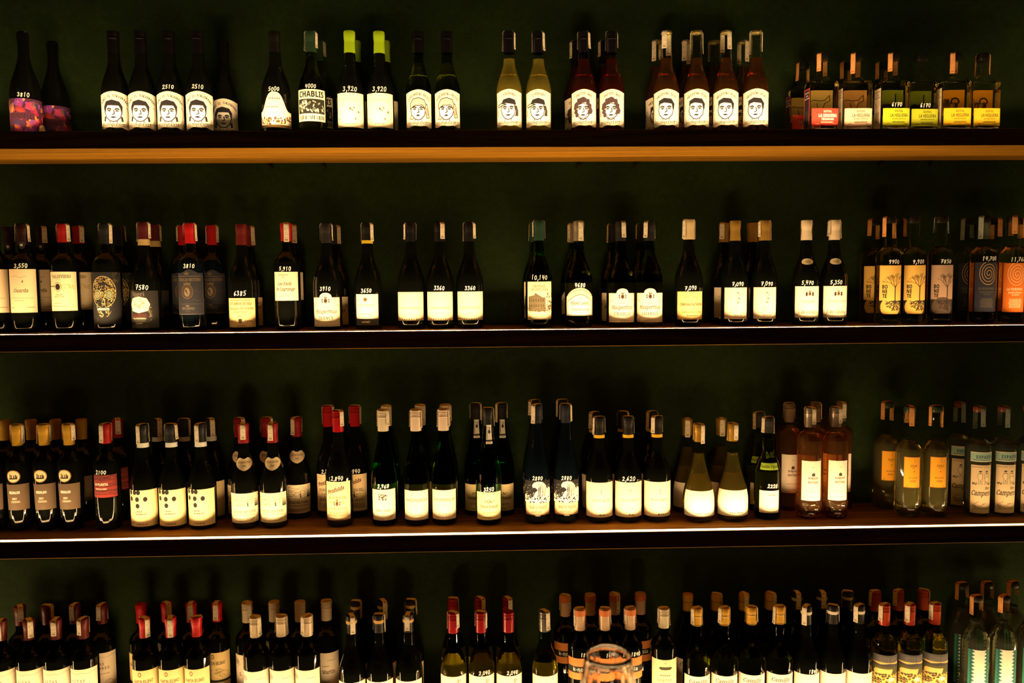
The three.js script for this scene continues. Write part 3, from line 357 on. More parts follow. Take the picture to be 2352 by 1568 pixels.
const spiral = (c, k, s) => (x) => { bg(x, c); const W = x.canvas.width, H = x.canvas.height; x.strokeStyle = k; x.lineWidth = 5; x.beginPath(); for (let i = 0; i < 150; i++) { const t = i * 0.16, r = 8 + i * 0.56; const a = 0.6 * W + Math.cos(t) * r * 1.2, b = 0.23 * H + Math.sin(t) * r * 1.35; i ? x.lineTo(a, b) : x.moveTo(a, b); } x.stroke(); T(x, 'LA VENENOSA', 0.52, 0.53, 0.06, s, { bold: 1, sx: 0.85 }); T(x, 'Raicilla Silvestre', 0.54, 0.6, 0.045, s, { sx: 0.9 }); T(x, 'de Jalisco', 0.55, 0.645, 0.04, s); scrib(x, 0.55, 0.73, 0.6, 0.014, s, 8); };
lab('venenosa_blue', 1, 1.9, spiral('#14172b', '#c8a050', '#b9a878'), 256); lab('venenosa_orange', 1, 1.9, spiral('#e0741c', '#f4dcae', '#f4e2bc'), 256);
// third shelf
lab('resalso', 1, 0.98, (x) => { bg(x, '#5f4c37'); T(x, 'FINCA', 0.36, 0.22, 0.075, '#c9a98a', { sp: 0.1 }); T(x, 'RESALSO', 0.38, 0.32, 0.13, '#efe6d2', { f: 'sans-serif', bold: 1, sx: 0.85 }); T(x, '2021', 0.38, 0.55, 0.10, '#efe6d2', { f: 'sans-serif' }); scrib(x, 0.4, 0.64, 0.42, 0.025, '#e0d2b8', 2); scrib(x, 0.4, 0.8, 0.16, 0.03, '#d5c4a4'); scrib(x, 0.4, 0.87, 0.28, 0.03, '#d5c4a4', 2); });
lab('medal', 1, 1, (x) => { bg(x, '#b58b45'); oval(x, 0.5, 0.5, 0.46, 0.46, '#e6cf9c', '#8a6426', 4); rect(x, 0.2, 0.62, 0.6, 0.1, '#4a3a22'); for (const [a, h] of [[0.3, 0.3], [0.4, 0.22], [0.56, 0.2], [0.68, 0.24], [0.76, 0.16]]) { rect(x, a - 0.035, 0.66 - h, 0.07, h, '#4a3a22'); oval(x, a, 0.64 - h, 0.035, 0.04, '#4a3a22'); } }, 128);
lab('planta', 1, 0.85, (x) => { bg(x, '#8e2a22'); for (let i = 0; i < 26; i++) { const b = rr(0, 1); poly(x, Array.from({ length: 9 }, (_, k) => [k / 8, b + rr(-0.03, 0.03)]), null, ['#b23a2c', '#6a1a18', '#c24c38', '#4a1614'][i % 4], rr(2, 7)); } T(x, 'LA PLANTA', 0.36, 0.42, 0.15, '#ead9c4', { f: 'sans-serif', bold: 1, sx: 0.85 }); T(x, 'RIBERA DEL DUERO', 0.36, 0.62, 0.08, '#ead9c4', { f: 'sans-serif', bold: 1, sx: 0.75 }); });
lab('dots', 1, 1, (x) => { bg(x, '#efd9a2'); for (const [a, b] of [[0.12, 0.06], [0.28, 0.06], [0.4, 0.06], [0.14, 0.24], [0.36, 0.25], [0.6, 0.25], [0.37, 0.43]]) oval(x, a, b, 0.062, 0.066, '#262420'); scrib(x, 0.42, 0.57, 0.24, 0.035, '#cdb478'); scrib(x, 0.48, 0.64, 0.36, 0.04, '#cdb478'); scrib(x, 0.5, 0.75, 0.3, 0.012, '#c9ae6c'); T(x, '★', 0.48, 0.85, 0.07, '#7a5420'); scrib(x, 0.48, 0.93, 0.36, 0.02, '#8a6428'); });
lab('tours', 1, 0.8, (x) => { bg(x, '#efe0ba'); for (let i = 0; i < 5; i++) poly(x, Array.from({ length: 12 }, (_, k) => [k / 11, 0.14 + i * 0.07 + rr(-0.03, 0.03) - 0.08 * k / 11]), null, '#8c7a4e', 2); for (let i = 0; i < 40; i++) oval(x, rr(0, 1), rr(0.22, 0.46), rr(0.01, 0.03), rr(0.006, 0.018), null, '#a08c5c', 1.5); for (let i = 0; i < 5; i++) poly(x, [[0.83 + i * 0.03, 0.46], [0.845 + i * 0.03, 0.16], [0.86 + i * 0.03, 0.46]], '#4a3e22'); poly(x, [[0.6, 0.44], [0.62, 0.24], [0.64, 0.44]], '#5a4c2a'); T(x, 'CHATEAU DES TOURS', 0.5, 0.62, 0.115, '#5a4722', { sx: 0.78 }); T(x, 'APPELLATION VACQUEYRAS CONTROLEE', 0.5, 0.73, 0.06, '#7a6230', { sx: 0.72 }); scrib(x, 0.5, 0.84, 0.7, 0.02, '#b5904a', 3); });
lab('heart', 1, 0.5, (x) => { bg(x, '#d9c6a0'); T(x, 'CHATEAU DES TOURS', 0.5, 0.36, 0.2, '#6a5230', { sx: 0.62 }); T(x, '2022', 0.5, 0.62, 0.18, '#8a7248'); }, 160);
lab('penfolds', 1, 1.1, (x) => { bg(x, '#efd5a6'); x.strokeStyle = '#c9a468'; x.lineWidth = 4; x.strokeRect(-6, 30, 90, 60); T(x, 'Penfolds', 0.43, 0.21, 0.135, '#b8362c', { it: 1, rot: -0.22, bold: 1 }); T(x, 'KOONUNGA HILL', 0.5, 0.41, 0.10, '#b3904e', { sx: 0.74 }); for (const e of [0.06, 0.9]) T(x, '★', e, 0.54, 0.07, '#6a5024'); crest(x, 0.48, 0.56, 0.14, '#d9b04a', '#a83228'); for (const e of [0.28, 0.68]) oval(x, e, 0.54, 0.05, 0.04, '#e0bd72', '#a8823c', 2); T(x, 'AUTUMN RIESLING', 0.5, 0.695, 0.085, '#a8823c', { sx: 0.8 }); scrib(x, 0.5, 0.76, 0.86, 0.012, '#b06a34', 7); rect(x, 0, 0.975, 1, 0.025, '#b06a34'); });
lab('slate', 1, 0.96, (x) => { bg(x, '#f3e9cc'); for (let i = 0; i < 70; i++) rect(x, rr(0.28, 0.62), rr(0.14, 0.33), rr(0.01, 0.05), rr(0.01, 0.035), i % 3 ? '#55503c' : '#8d866a'); T(x, 'Dr. Loosen', 0.5, 0.45, 0.09, '#e3d6a4'); T(x, '2021', 0.5, 0.56, 0.045, '#d3c48e'); T(x, 'Blue Slate', 0.48, 0.68, 0.12, '#7d6a34', { it: 1 }); T(x, 'Riesling', 0.5, 0.77, 0.045, '#a48d4e'); scrib(x, 0.5, 0.84, 0.8, 0.012, '#b0965a', 3); scrib(x, 0.45, 0.94, 0.14, 0.02, '#a08444'); });
lab('villa', 1, 0.9, (x) => { bg(x, '#f1dfc4'); T(x, 'Gewürztraminer', 0.5, 0.32, 0.15, '#cbb38a', { it: 1, sx: 0.82 }); T(x, '2022', 0.5, 0.5, 0.04, '#d3bd96'); T(x, 'VILLA WOLF', 0.52, 0.82, 0.095, '#93764a', { sx: 0.85, sp: 0.02 }); });
lab('texier', 1, 0.86, (x) => { bg(x, '#ecdba4'); for (let i = 0; i < 40; i++) rect(x, rr(0.3, 0.64), rr(0.26, 0.38), rr(0.01, 0.06), rr(0.008, 0.025), i % 2 ? '#8d8250' : '#beb07a'); T(x, 'Tesnin Texault', 0.5, 0.52, 0.13, '#6a5f36', { bold: 1, sx: 0.8 }); T(x, '2022', 0.5, 0.62, 0.04, '#9a8c56'); scrib(x, 0.5, 0.71, 0.5, 0.02, '#b5a468', 2); scrib(x, 0.45, 0.9, 0.3, 0.018, '#b59c58'); });
lab('frades', 1, 0.4, (x) => { bg(x, '#e6c39c'); T(x, 'MAR DE FRADES', 0.52, 0.36, 0.30, '#6f543a', { sx: 0.68 }); scrib(x, 0.45, 0.66, 0.4, 0.05, '#b08c62', 2); });
lab('polvo', 1, 0.88, (x) => { bg(x, '#f1e0c0'); rect(x, 0.545, 0.24, 0.012, 0.12, '#d9bd7c'); oval(x, 0.55, 0.23, 0.014, 0.016, '#d9bd7c'); T(x, 'POLVORETE', 0.56, 0.52, 0.10, '#a9956a', { sp: 0.12, sx: 0.9 }); scrib(x, 0.56, 0.74, 0.26, 0.016, '#d3be92'); scrib(x, 0.57, 0.91, 0.18, 0.035, '#6e5636'); });
lab('torre', 1, 0.7, (x) => { bg(x, '#f6ecd6'); poly(x, [[0.5, 0.28], [0.55, 0.24], [0.58, 0.3], [0.54, 0.36]], null, '#efe2c4', 4); scrib(x, 0.58, 0.78, 0.08, 0.02, '#d9c59a'); scrib(x, 0.55, 0.85, 0.4, 0.04, '#dcc9a0'); });
lab('muscat', 1, 1, (x) => { bg(x, '#f3e8cf'); scrib(x, 0.62, 0.17, 0.4, 0.05, '#d5c597'); poly(x, [[0.2, 0.5], [0.4, 0.47], [0.7, 0.5], [0.9, 0.47]], null, '#d8c596', 2); scrib(x, 0.58, 0.8, 0.16, 0.016, '#cdb47c'); scrib(x, 0.5, 0.95, 0.8, 0.014, '#b59a5e'); });
lab('greenband', 1, 0.34, (x) => { bg(x, '#9fc02c'); T(x, 'Vieilles Vignes', 0.5, 0.52, 0.55, '#3d5210', { it: 1, sx: 0.85 }); }, 128);
lab('rouviere', 1, 1.6, (x) => { bg(x, '#f2e6d4'); scrib(x, 0.58, 0.15, 0.1, 0.01, '#d9b88c'); rect(x, 0.5, 0.33, 0.16, 0.05, '#8a7a70'); poly(x, [[0.48, 0.33], [0.58, 0.29], [0.68, 0.33]], '#8a7a70'); T(x, 'DOMAINE', 0.58, 0.43, 0.068, '#3e3430', { bold: 1, sx: 0.9 }); T(x, 'DE LA', 0.58, 0.48, 0.025, '#3e3430'); T(x, 'ROUVIERE', 0.58, 0.535, 0.068, '#3e3430', { bold: 1, sx: 0.85 }); scrib(x, 0.5, 0.76, 0.5, 0.012, '#d9c4a4'); scrib(x, 0.5, 0.9, 0.7, 0.01, '#cbb48e'); });
lab('ilegal', 1, 1.55, (x) => { bg(x, '#5a2c08'); rect(x, 0.03, 0.02, 0.94, 0.96, '#eaa41c'); rect(x, 0.6, 0.03, 0.012, 0.17, '#9a5c10'); T(x, 'ILEGAL', 0.58, 0.29, 0.085, '#5a3408', { sp: 0.05, sx: 0.8 }); T(x, 'MEZCAL', 0.58, 0.36, 0.03, '#9a6410'); poly(x, [[0.56, 0.47], [0.62, 0.44], [0.6, 0.5]], '#5a3408'); T(x, 'Mezcal Joven', 0.55, 0.67, 0.055, '#c27f18', { it: 1 }); scrib(x, 0.55, 0.75, 0.4, 0.012, '#c27f18', 3); scrib(x, 0.2, 0.93, 0.1, 0.016, '#b06c12'); scrib(x, 0.82, 0.93, 0.1, 0.016, '#b06c12'); });
lab('campero', 1, 2.0, (x) => { bg(x, '#e0c89e'); T(x, 'HECHO EN MEXICO', 0.28, 0.04, 0.025, '#6a5430'); scrib(x, 0.74, 0.035, 0.36, 0.009, '#9a8050'); const k = '#3a2c18'; for (const [a, s] of [[0.42, 1], [0.72, 0.85]]) { poly(x, [[a - 0.09 * s, 0.14], [a + 0.09 * s, 0.135], [a + 0.03, 0.115], [a - 0.03, 0.115]], k); oval(x, a, 0.155, 0.035, 0.018, null, k, 3); poly(x, [[a - 0.09, 0.18], [a + 0.08, 0.175], [a + 0.1, 0.28], [a + 0.06, 0.29], [a + 0.09, 0.39], [a + 0.04, 0.395], [a, 0.31], [a - 0.04, 0.395], [a - 0.09, 0.39], [a - 0.06, 0.29], [a - 0.12, 0.25]], '#e9d6ae', k, 3); } oval(x, 0.74, 0.29, 0.12, 0.06, '#e9d6ae', k, 3); for (const a of [0.1, 0.22, 0.86]) for (let i = 0; i < 8; i++) poly(x, [[a, 0.41], [a + rr(-0.09, 0.09), 0.35 + rr(0, 0.04)]], null, k, 3); T(x, 'Rey', 0.78, 0.475, 0.07, k, { it: 1 }); T(x, 'Campero', 0.52, 0.58, 0.135, k, { it: 1, sx: 0.8 }); x.strokeStyle = k; x.lineWidth = 3; x.beginPath(); x.ellipse(110, 410, 80, 22, -0.3, 0.6, 4.6); x.stroke(); T(x, 'MEZCAL', 0.7, 0.8, 0.03, '#8a6a38', { sp: 0.2 }); scrib(x, 0.5, 0.87, 0.8, 0.009, '#9a8050', 4); scrib(x, 0.2, 0.83, 0.2, 0.009, '#9a8050', 2); }, 256);
lab('espadin', 1, 0.36, (x) => { bg(x, '#93b7ae'); rect(x, 0, 0, 1, 0.07, '#e6d9b4'); rect(x, 0, 0.93, 1, 0.07, '#e6d9b4'); T(x, 'ESPADÍN', 0.6, 0.5, 0.42, '#21403e', { sp: 0.14, bold: 1, sx: 0.85 }); scrib(x, 0.5, 0.78, 0.8, 0.06, '#2f5450'); }, 256);
// lowest shelf
lab('cumbres', 1, 1.1, (x) => { bg(x, '#eedfc4'); poly(x, Array.from({ length: 9 }, (_, k) => [k / 8, 0.1 + rr(-0.02, 0.02)]), null, '#d3bf98', 1.5); T(x, 'ALTAS', 0.40, 0.28, 0.085, '#6c5c42', { sp: 0.3, f: 'serif' }); T(x, 'CUMBRES', 0.46, 0.385, 0.085, '#6c5c42', { sp: 0.26 }); poly(x, Array.from({ length: 16 }, (_, k) => [k / 15, 0.8 - 0.16 * Math.sin(k * 0.7) * (k / 15) + rr(-0.02, 0.02)]), null, '#a8946c', 2.5); scrib(x, 0.5, 0.52, 0.5, 0.012, '#b5a27c'); });
lab('bilbao', 1, 0.96, (x) => { bg(x, '#e8cf90'); oval(x, 0.38, 0.1, 0.055, 0.055, '#c0562e'); oval(x, 0.38, 0.1, 0.04, 0.04, '#e0b878'); T(x, 'RAMON BILBAO', 0.46, 0.27, 0.11, '#4a3a1a', { f: 'sans-serif', sx: 0.84, rot: -0.02 }); for (let i = 0; i < 9; i++) poly(x, [[rr(0.3, 0.6), rr(0.38, 0.56)], [rr(0.4, 0.8), rr(0.4, 0.62)], [rr(0.5, 0.9), rr(0.5, 0.64)]], null, '#c5a25c', 2); rect(x, 0, 0.70, 1, 0.055, '#1e1a14'); scrib(x, 0.5, 0.8, 0.4, 0.03, '#7a5c24'); scrib(x, 0.42, 0.88, 0.4, 0.04, '#4a3a1a'); });
lab('martin', 1, 0.96, (x) => { bg(x, '#ecdfc6'); for (let i = 0; i < 16; i++) oval(x, 0.12 + rr(-0.1, 0.1), 0.2 + rr(-0.1, 0.12), rr(0.02, 0.06), rr(0.02, 0.05), null, '#cdbb98', 2); scrib(x, 0.7, 0.2, 0.3, 0.012, '#c3b08a'); T(x, 'RESERVE', 0.5, 0.37, 0.045, '#b5a47e', { sp: 0.1 }); T(x, 'S. Martin', 0.52, 0.53, 0.14, '#938158'); T(x, 'MERLOT', 0.48, 0.8, 0.07, '#a8966c', { sp: 0.1 }); });
lab('blank', 1, 1, (x) => { bg(x, '#efe2c9'); scrib(x, 0.5, 0.4, 0.3, 0.02, '#d3c19a', 2); });
lab('redscript', 1, 1, (x) => { bg(x, '#efe3cc'); poly(x, [[0.62, 0.18], [0.68, 0.08], [0.66, 0.2], [0.74, 0.1], [0.73, 0.2]], null, '#a84a3a', 4);  });
lab('knoia', 1, 0.72, (x) => { bg(x, '#d2813a'); rect(x, 0, 0.38, 1, 0.3, '#1a1512'); T(x, 'k-noia', 0.5, 0.52, 0.23, '#ece2d0', { f: 'sans-serif', sp: 0.06 }); scrib(x, 0.5, 0.62, 0.1, 0.02, '#ece2d0'); });
lab('lurton', 1, 1.1, (x) => { bg(x, '#ecdcae'); T(x, '2021', 0.5, 0.08, 0.025, '#6c6034'); poly(x, [[0.28, 0.2], [0.34, 0.17], [0.68, 0.17], [0.74, 0.2], [0.66, 0.24], [0.36, 0.24]], '#7d8434'); scrib(x, 0.52, 0.36, 0.4, 0.025, '#c9bb84'); T(x, 'LURTON', 0.5, 0.49, 0.085, '#a3945c', { sp: 0.24 }); oval(x, 0.5, 0.62, 0.14, 0.06, '#e2cf98', '#b8a668', 3); scrib(x, 0.5, 0.82, 0.5, 0.03, '#b0a066'); });
lab('camille', 1, 1, (x) => { bg(x, '#eee0c6'); T(x, 'Camille', 0.5, 0.19, 0.17, '#8c7648', { it: 1 }); });
lab('cote', 1, 1.35, (x) => { bg(x, '#d8b45c'); rect(x, 0, 0, 1, 0.17, '#a7a3a6'); T(x, 'COTE MAS', 0.58, 0.105, 0.13, '#dcd8d6', { f: 'sans-serif', sx: 0.8 }); poly(x, [[0, 0.19], [0.3, 0.22], [0.6, 0.19], [1, 0.23], [1, 0.28], [0, 0.28]], '#6d6a80'); poly(x, [[0, 0.25], [0.5, 0.27], [1, 0.25], [1, 0.45], [0, 0.45]], '#9a9c3e'); poly(x, [[0.05, 0.38], [0.12, 0.32], [0.72, 0.32], [0.66, 0.45], [0.08, 0.46]], '#e0bd6a', '#b06a34', 3); for (let i = 0; i < 5; i++) rect(x, 0.16 + i * 0.1, 0.44, 0.03, 0.06, '#4a3c20'); for (let i = 0; i < 70; i++) oval(x, rr(0, 1), rr(0.44, 0.68), rr(0.01, 0.05), rr(0.01, 0.03), ['#8a8a34', '#b9a640', '#6a6a2a', '#c98a34'][i % 4]); oval(x, 0.68, 0.57, 0.12, 0.05, '#efe4c8'); T(x, '2022', 0.2, 0.61, 0.075, '#4a3a1e', { f: 'sans-serif' }); rect(x, 0, 0.68, 1, 0.32, '#ecd49a'); T(x, 'SAUVIGNON', 0.5, 0.75, 0.115, '#c9882c', { f: 'sans-serif', sx: 0.72 }); T(x, 'VERMENTINO', 0.5, 0.86, 0.115, '#c9682c', { f: 'sans-serif', sx: 0.66 }); });
lab('zigzag', 1, 2.3, (x) => { bg(x, '#e9dfcc'); const W = x.canvas.width, H = x.canvas.height, n = 14; for (const e of [0, 1]) for (let k = 0; k < 3; k++) { x.fillStyle = ['#1c6a66', '#0f4a5c', '#237a5e'][k]; x.beginPath(); const w = (0.30 - k * 0.09) * W; x.moveTo(e * W, 0); for (let i = 0; i <= n; i++) { x.lineTo(e ? W - w * 0.55 : w * 0.55, i * H / n); x.lineTo(e ? W - w : w, (i + 0.5) * H / n); } x.lineTo(e * W, H); x.fill(); } }, 224);
lab('seal92', 1, 1, (x) => { bg(x, '#1c1614'); oval(x, 0.5, 0.5, 0.44, 0.44, '#1c1614', '#8f867a', 4); T(x, '92', 0.45, 0.45, 0.4, '#e6dfd2', { f: 'sans-serif', bold: 1 }); scrib(x, 0.5, 0.7, 0.4, 0.04, '#b5ad9e'); }, 96);
lab('duty_sticker', 0.42, 1, (x) => { bg(x, '#d9d6cc'); rect(x, 0.1, 0.05, 0.1, 0.7, '#3a3a36'); oval(x, 0.55, 0.36, 0.22, 0.1, '#3a3a36'); scrib(x, 0.6, 0.1, 0.5, 0.02, '#6a6a62', 5); rect(x, 0, 0.78, 1, 0.1, '#6a5638'); scrib(x, 0.5, 0.93, 0.7, 0.02, '#6a6a62'); }, 80);

// ---------------------------------------------------------------- kinds of bottle
const deg = Math.PI / 180, ab = (u) => Math.abs(2 * u - 1);
const EDGE = {
  plain: (a, b) => [a, b],
  shield: (a, b) => [(u) => a + 0.0035 * (1 - ab(u)) + 0.0015 * Math.cos(u * 18), (u) => b - 0.0105 * Math.pow(ab(u), 1.4) + 0.0025 * Math.pow(ab(u), 8), (v) => 0.95 + 0.05 * Math.pow(Math.abs(2 * v - 1), 2)],
  bell: (a, b) => [a, (u) => a + (b - a) * (0.46 + 0.54 * Math.exp(-Math.pow((u - 0.5) / 0.25, 4) * 0.9 - Math.pow((u - 0.5) / 0.4, 2) * 0.6))],
  arch: (a, b) => [a, (u) => b - 0.010 + 0.010 * Math.max(0, Math.cos(Math.min(1, ab(u) * 1.5) * Math.PI) * 0.5 + 0.5)],
  bump: (a, b) => [a, (u) => b - 0.013 + 0.013 * Math.sqrt(Math.max(0, 1 - Math.pow(ab(u) / 0.4, 2)))],
  bow: (a, b) => [a, (u) => b - 0.026 * ab(u) * ab(u)],
  heart: (a, b) => [(u) => a + (b - a) * 0.55 * Math.pow(ab(u), 1.5), (u) => b - 0.0030 - 0.0018 * Math.cos(ab(u) * Math.PI * 2) - 0.006 * Math.pow(ab(u), 6)],
  round: (a, b) => [(u) => (a + b) / 2 - (b - a) / 2 * Math.sqrt(Math.max(0, 1 - ab(u) ** 2)), (u) => (a + b) / 2 + (b - a) / 2 * Math.sqrt(Math.max(0, 1 - ab(u) ** 2))],
  waves: (a, b) => [a, (u) => a + (b - a) * (0.38 + 0.1 * Math.sin(u * 31) + (u > 0.36 && u < 0.80 ? 0.42 * Math.sin((u - 0.36) / 0.44 * Math.PI) : 0) + 0.05 * Math.sin(u * 77))],
};
const SOLID = new Set(['olive', 'green', 'leaf', 'straw', 'amber', 'ruby', 'rosewine', 'tea', 'water', 'gold', 'cloudy', 'hazy', 'blush', 'joven']);
const waveTex = canvasTex(320, 150, (x, W, H) => {
  x.fillStyle = '#030404'; x.fillRect(0, 0, W, H); x.fillStyle = '#ece8dc'; x.beginPath();
  [[0, 1], [0, 0.70], [0.06, 0.62], [0.12, 0.7], [0.2, 0.66], [0.27, 0.78], [0.36, 0.72], [0.42, 0.52], [0.50, 0.42], [0.46, 0.34], [0.40, 0.30], [0.34, 0.32], [0.32, 0.20], [0.38, 0.08], [0.5, 0.02], [0.64, 0.05], [0.74, 0.16], [0.80, 0.34], [0.86, 0.40], [0.92, 0.30], [1, 0.42], [1, 1]].forEach(([u, v], i) => (i ? x.lineTo(u * W, v * H) : x.moveTo(u * W, v * H))); x.fill();
  for (let i = 0; i < 60; i++) { x.beginPath(); x.ellipse(rr(0, W), rr(0.2, 0.75) * H, rr(1, 4), rr(1, 4), 0, 0, 7); x.fill(); }
  x.fillStyle = x.strokeStyle = '#030404'; for (let i = 0; i < 46; i++) { x.beginPath(); x.ellipse(rr(0, W), rr(0.72, 1) * H, rr(3, 11), rr(2, 6), rr(-0.4, 0.4), 0, 7); x.fill(); }
  x.lineWidth = 3; for (let i = 0; i < 15; i++) { const u = rr(0.52, 0.78) * W; x.beginPath(); x.moveTo(u, rr(0.12, 0.4) * H); x.quadraticCurveTo(u + rr(-4, 14), 0.55 * H, u + rr(-14, 10), rr(0.6, 0.9) * H); x.stroke(); }
});
LABELS.waves = { w: 1.6, h: 1, px: 320 }; mats.lwaves = paperMat(waveTex);
function boxBody(t) {                                                  // square-shouldered spirit bottle
  const a = 0.0415, b = 0.028, n = 0.0145, H = t.H, e0 = 7;
  const sec = (y) => { if (y < 0.006) { const k = 0.94 + 0.06 * Math.sqrt(y / 0.006); return [a * k, b * k, e0]; } if (y < 0.134) return [a, b, e0]; if (y < 0.172) { const q = (y - 0.134) / 0.038, s = (1 - Math.cos(Math.PI * Math.pow(q, 1.75))) / 2; return [a + (n - a) * s, b + (n - b) * s, e0 + (2 - e0) * Math.min(1, s * 1.3)]; } return [y > H - 0.016 ? n + 0.0012 : n, y > H - 0.016 ? n + 0.0012 : n, 2]; };
  const ys = [0, 0.001, 0.003, 0.006, 0.05, 0.09, 0.134]; for (let i = 1; i <= 14; i++) ys.push(0.134 + 0.038 * i / 14); ys.push(0.19, H - 0.0165, H - 0.0155, H);
  return { sec, ys, front: (x) => b * Math.pow(Math.max(0, 1 - Math.pow(Math.abs(x) / a, e0)), 1 / e0), a, b };
}
function flatSheet(x0, x1, y0, y1, z, mirror) {
  const pos = [], uv = [], idx = [], n = 16; for (let j = 0; j < 2; j++) for (let i = 0; i <= n; i++) { const u = i / n, x = x0 + (x1 - x0) * u; pos.push(x, j ? y1 : y0, z(x)); uv.push(u, j); }
  for (let i = 0; i < n; i++) idx.push(i, i + 1, i + n + 1, i + 1, i + n + 2, i + n + 1);
  const g = new THREE.BufferGeometry(); g.setAttribute('position', new THREE.Float32BufferAttribute(pos, 3)); g.setAttribute('uv', new THREE.Float32BufferAttribute(uv, 2)); g.setIndex(idx); g.computeVertexNormals(); return g;
}
const PROTO = {};
function proto(name) {
  if (PROTO[name]) return PROTO[name];
  const t = KIND[name], o = new THREE.Group(), H = t.H, solid = SOLID.has(t.g);
  if (t.k === 'box') {
    const B = boxBody(t), fill = 0.150, lo = B.ys.filter((y) => y < fill - 0.001).concat([fill]), hi = [fill].concat(B.ys.filter((y) => y > fill + 0.001));
    part('body', rings(lo.map((y) => [1, y]), 64, { box: B.sec }), glassMat(t.g), o); part('neck', rings(hi.map((y) => [1, y]), 48, { box: B.sec, bottom: false, top: false }), paneMat('clear'), o);
    part('label', flatSheet(-B.a * 0.93, B.a * 0.93, 0.026, 0.074, (x) => B.front(x) + 0.0006), labelMat('sotol_' + t.c), o);
    part('back_label', flatSheet(-B.a * 0.88, B.a * 0.88, 0.062, 0.132, (x) => -B.front(x) - 0.0006), labelMat('sotol_back_' + t.c), o);
    const sd = new THREE.PlaneGeometry(0.036, 0.112); sd.rotateY(-Math.PI / 2); sd.translate(-B.a - 0.0006, 0.076, 0); part('side_label', sd, labelMat(t.c === 'red' ? 'sotol_side_red' : 'sotol_side_pale'), o);
    part('stopper', capGeo('stopper', [[0.0145, 0], [0.0145, 1]], H, 0.017), plain(0x0c0b0a, 0.35), o);
    o.userData.pts = [[B.b, 0], [B.b, H]]; o.userData.box = B.b + 0.0007; return PROTO[name] = o;
  }
  const pts = outline(t.k, H, t.R, t.rn); o.userData.pts = pts;
  const rAt = (y) => radiusAt(pts, y), seg = solid ? 56 : 44;
  const relief = t.relief ? (a, y) => (y > 0.006 && y < 0.058 ? 0.0017 * Math.abs(Math.sin(7 * (a + y * 62))) * Math.abs(Math.sin(7 * (a - y * 62))) * Math.min(1, (0.058 - y) / 0.012) : 0) : undefined;
  const dense = (p) => { if (!t.relief) return p; const q = []; for (let y = 0.006; y < 0.06; y += 0.0022) q.push([t.R, y]); return p.filter(([, y]) => y < 0.005).concat(q, p.filter(([, y]) => y > 0.061)); };
  if (solid) {
    const fy = (t.fill ?? 0.80) * H;
    part('body', rings(dense(cut(pts, 0, fy)), t.relief ? 112 : seg, { relief }), glassMat(t.g), o);
    part('neck', rings(cut(pts, fy, H), seg, { bottom: false, top: false }), paneMat(EMPTY[t.g]), o);
  } else part('body', rings(pts, seg), glassMat(t.g), o);
  const [ck, cc, cl, cm] = t.cap || [];
  if (ck) part({ foil: 'capsule', screw: 'screw_cap', crown: 'crown_cap', stopper: 'stopper', bare: 'cork' }[ck], capGeo(ck, pts, H, cl), plain(cc, cm ? 0.32 : ck === 'screw' ? 0.26 : 0.40, cm || 0), o);
  for (const [c, a, b] of t.bands || []) part('band', sheet((y) => (ck === 'screw' ? NECK + 0.0030 : y > H - 0.017 ? NECK + 0.0021 : Math.max(rAt(y) + 0.0008, NECK + 0.0010)), Math.PI * 2, a, b, 0.0004, 0, 40, 2), plain(c, 0.6), o);
  for (const [ln, arc, a, b, e = 'plain', pn = 'label', turn = 0] of t.L || []) { const [lo, hi, sq] = EDGE[e](a, b); part(pn, sheet(rAt, arc * deg, lo, hi, pn === 'label' ? 0.0005 : 0.0009, turn * deg, e === 'plain' ? 28 : 44, 6, sq), labelMat(ln), o); }
  if (t.back) part('back_label', sheet(rAt, 100 * deg, t.back[0], t.back[1], 0.0006, Math.PI, 20, 4), plain(0xe8ddc4, 0.85), o);
  return PROTO[name] = o;
}
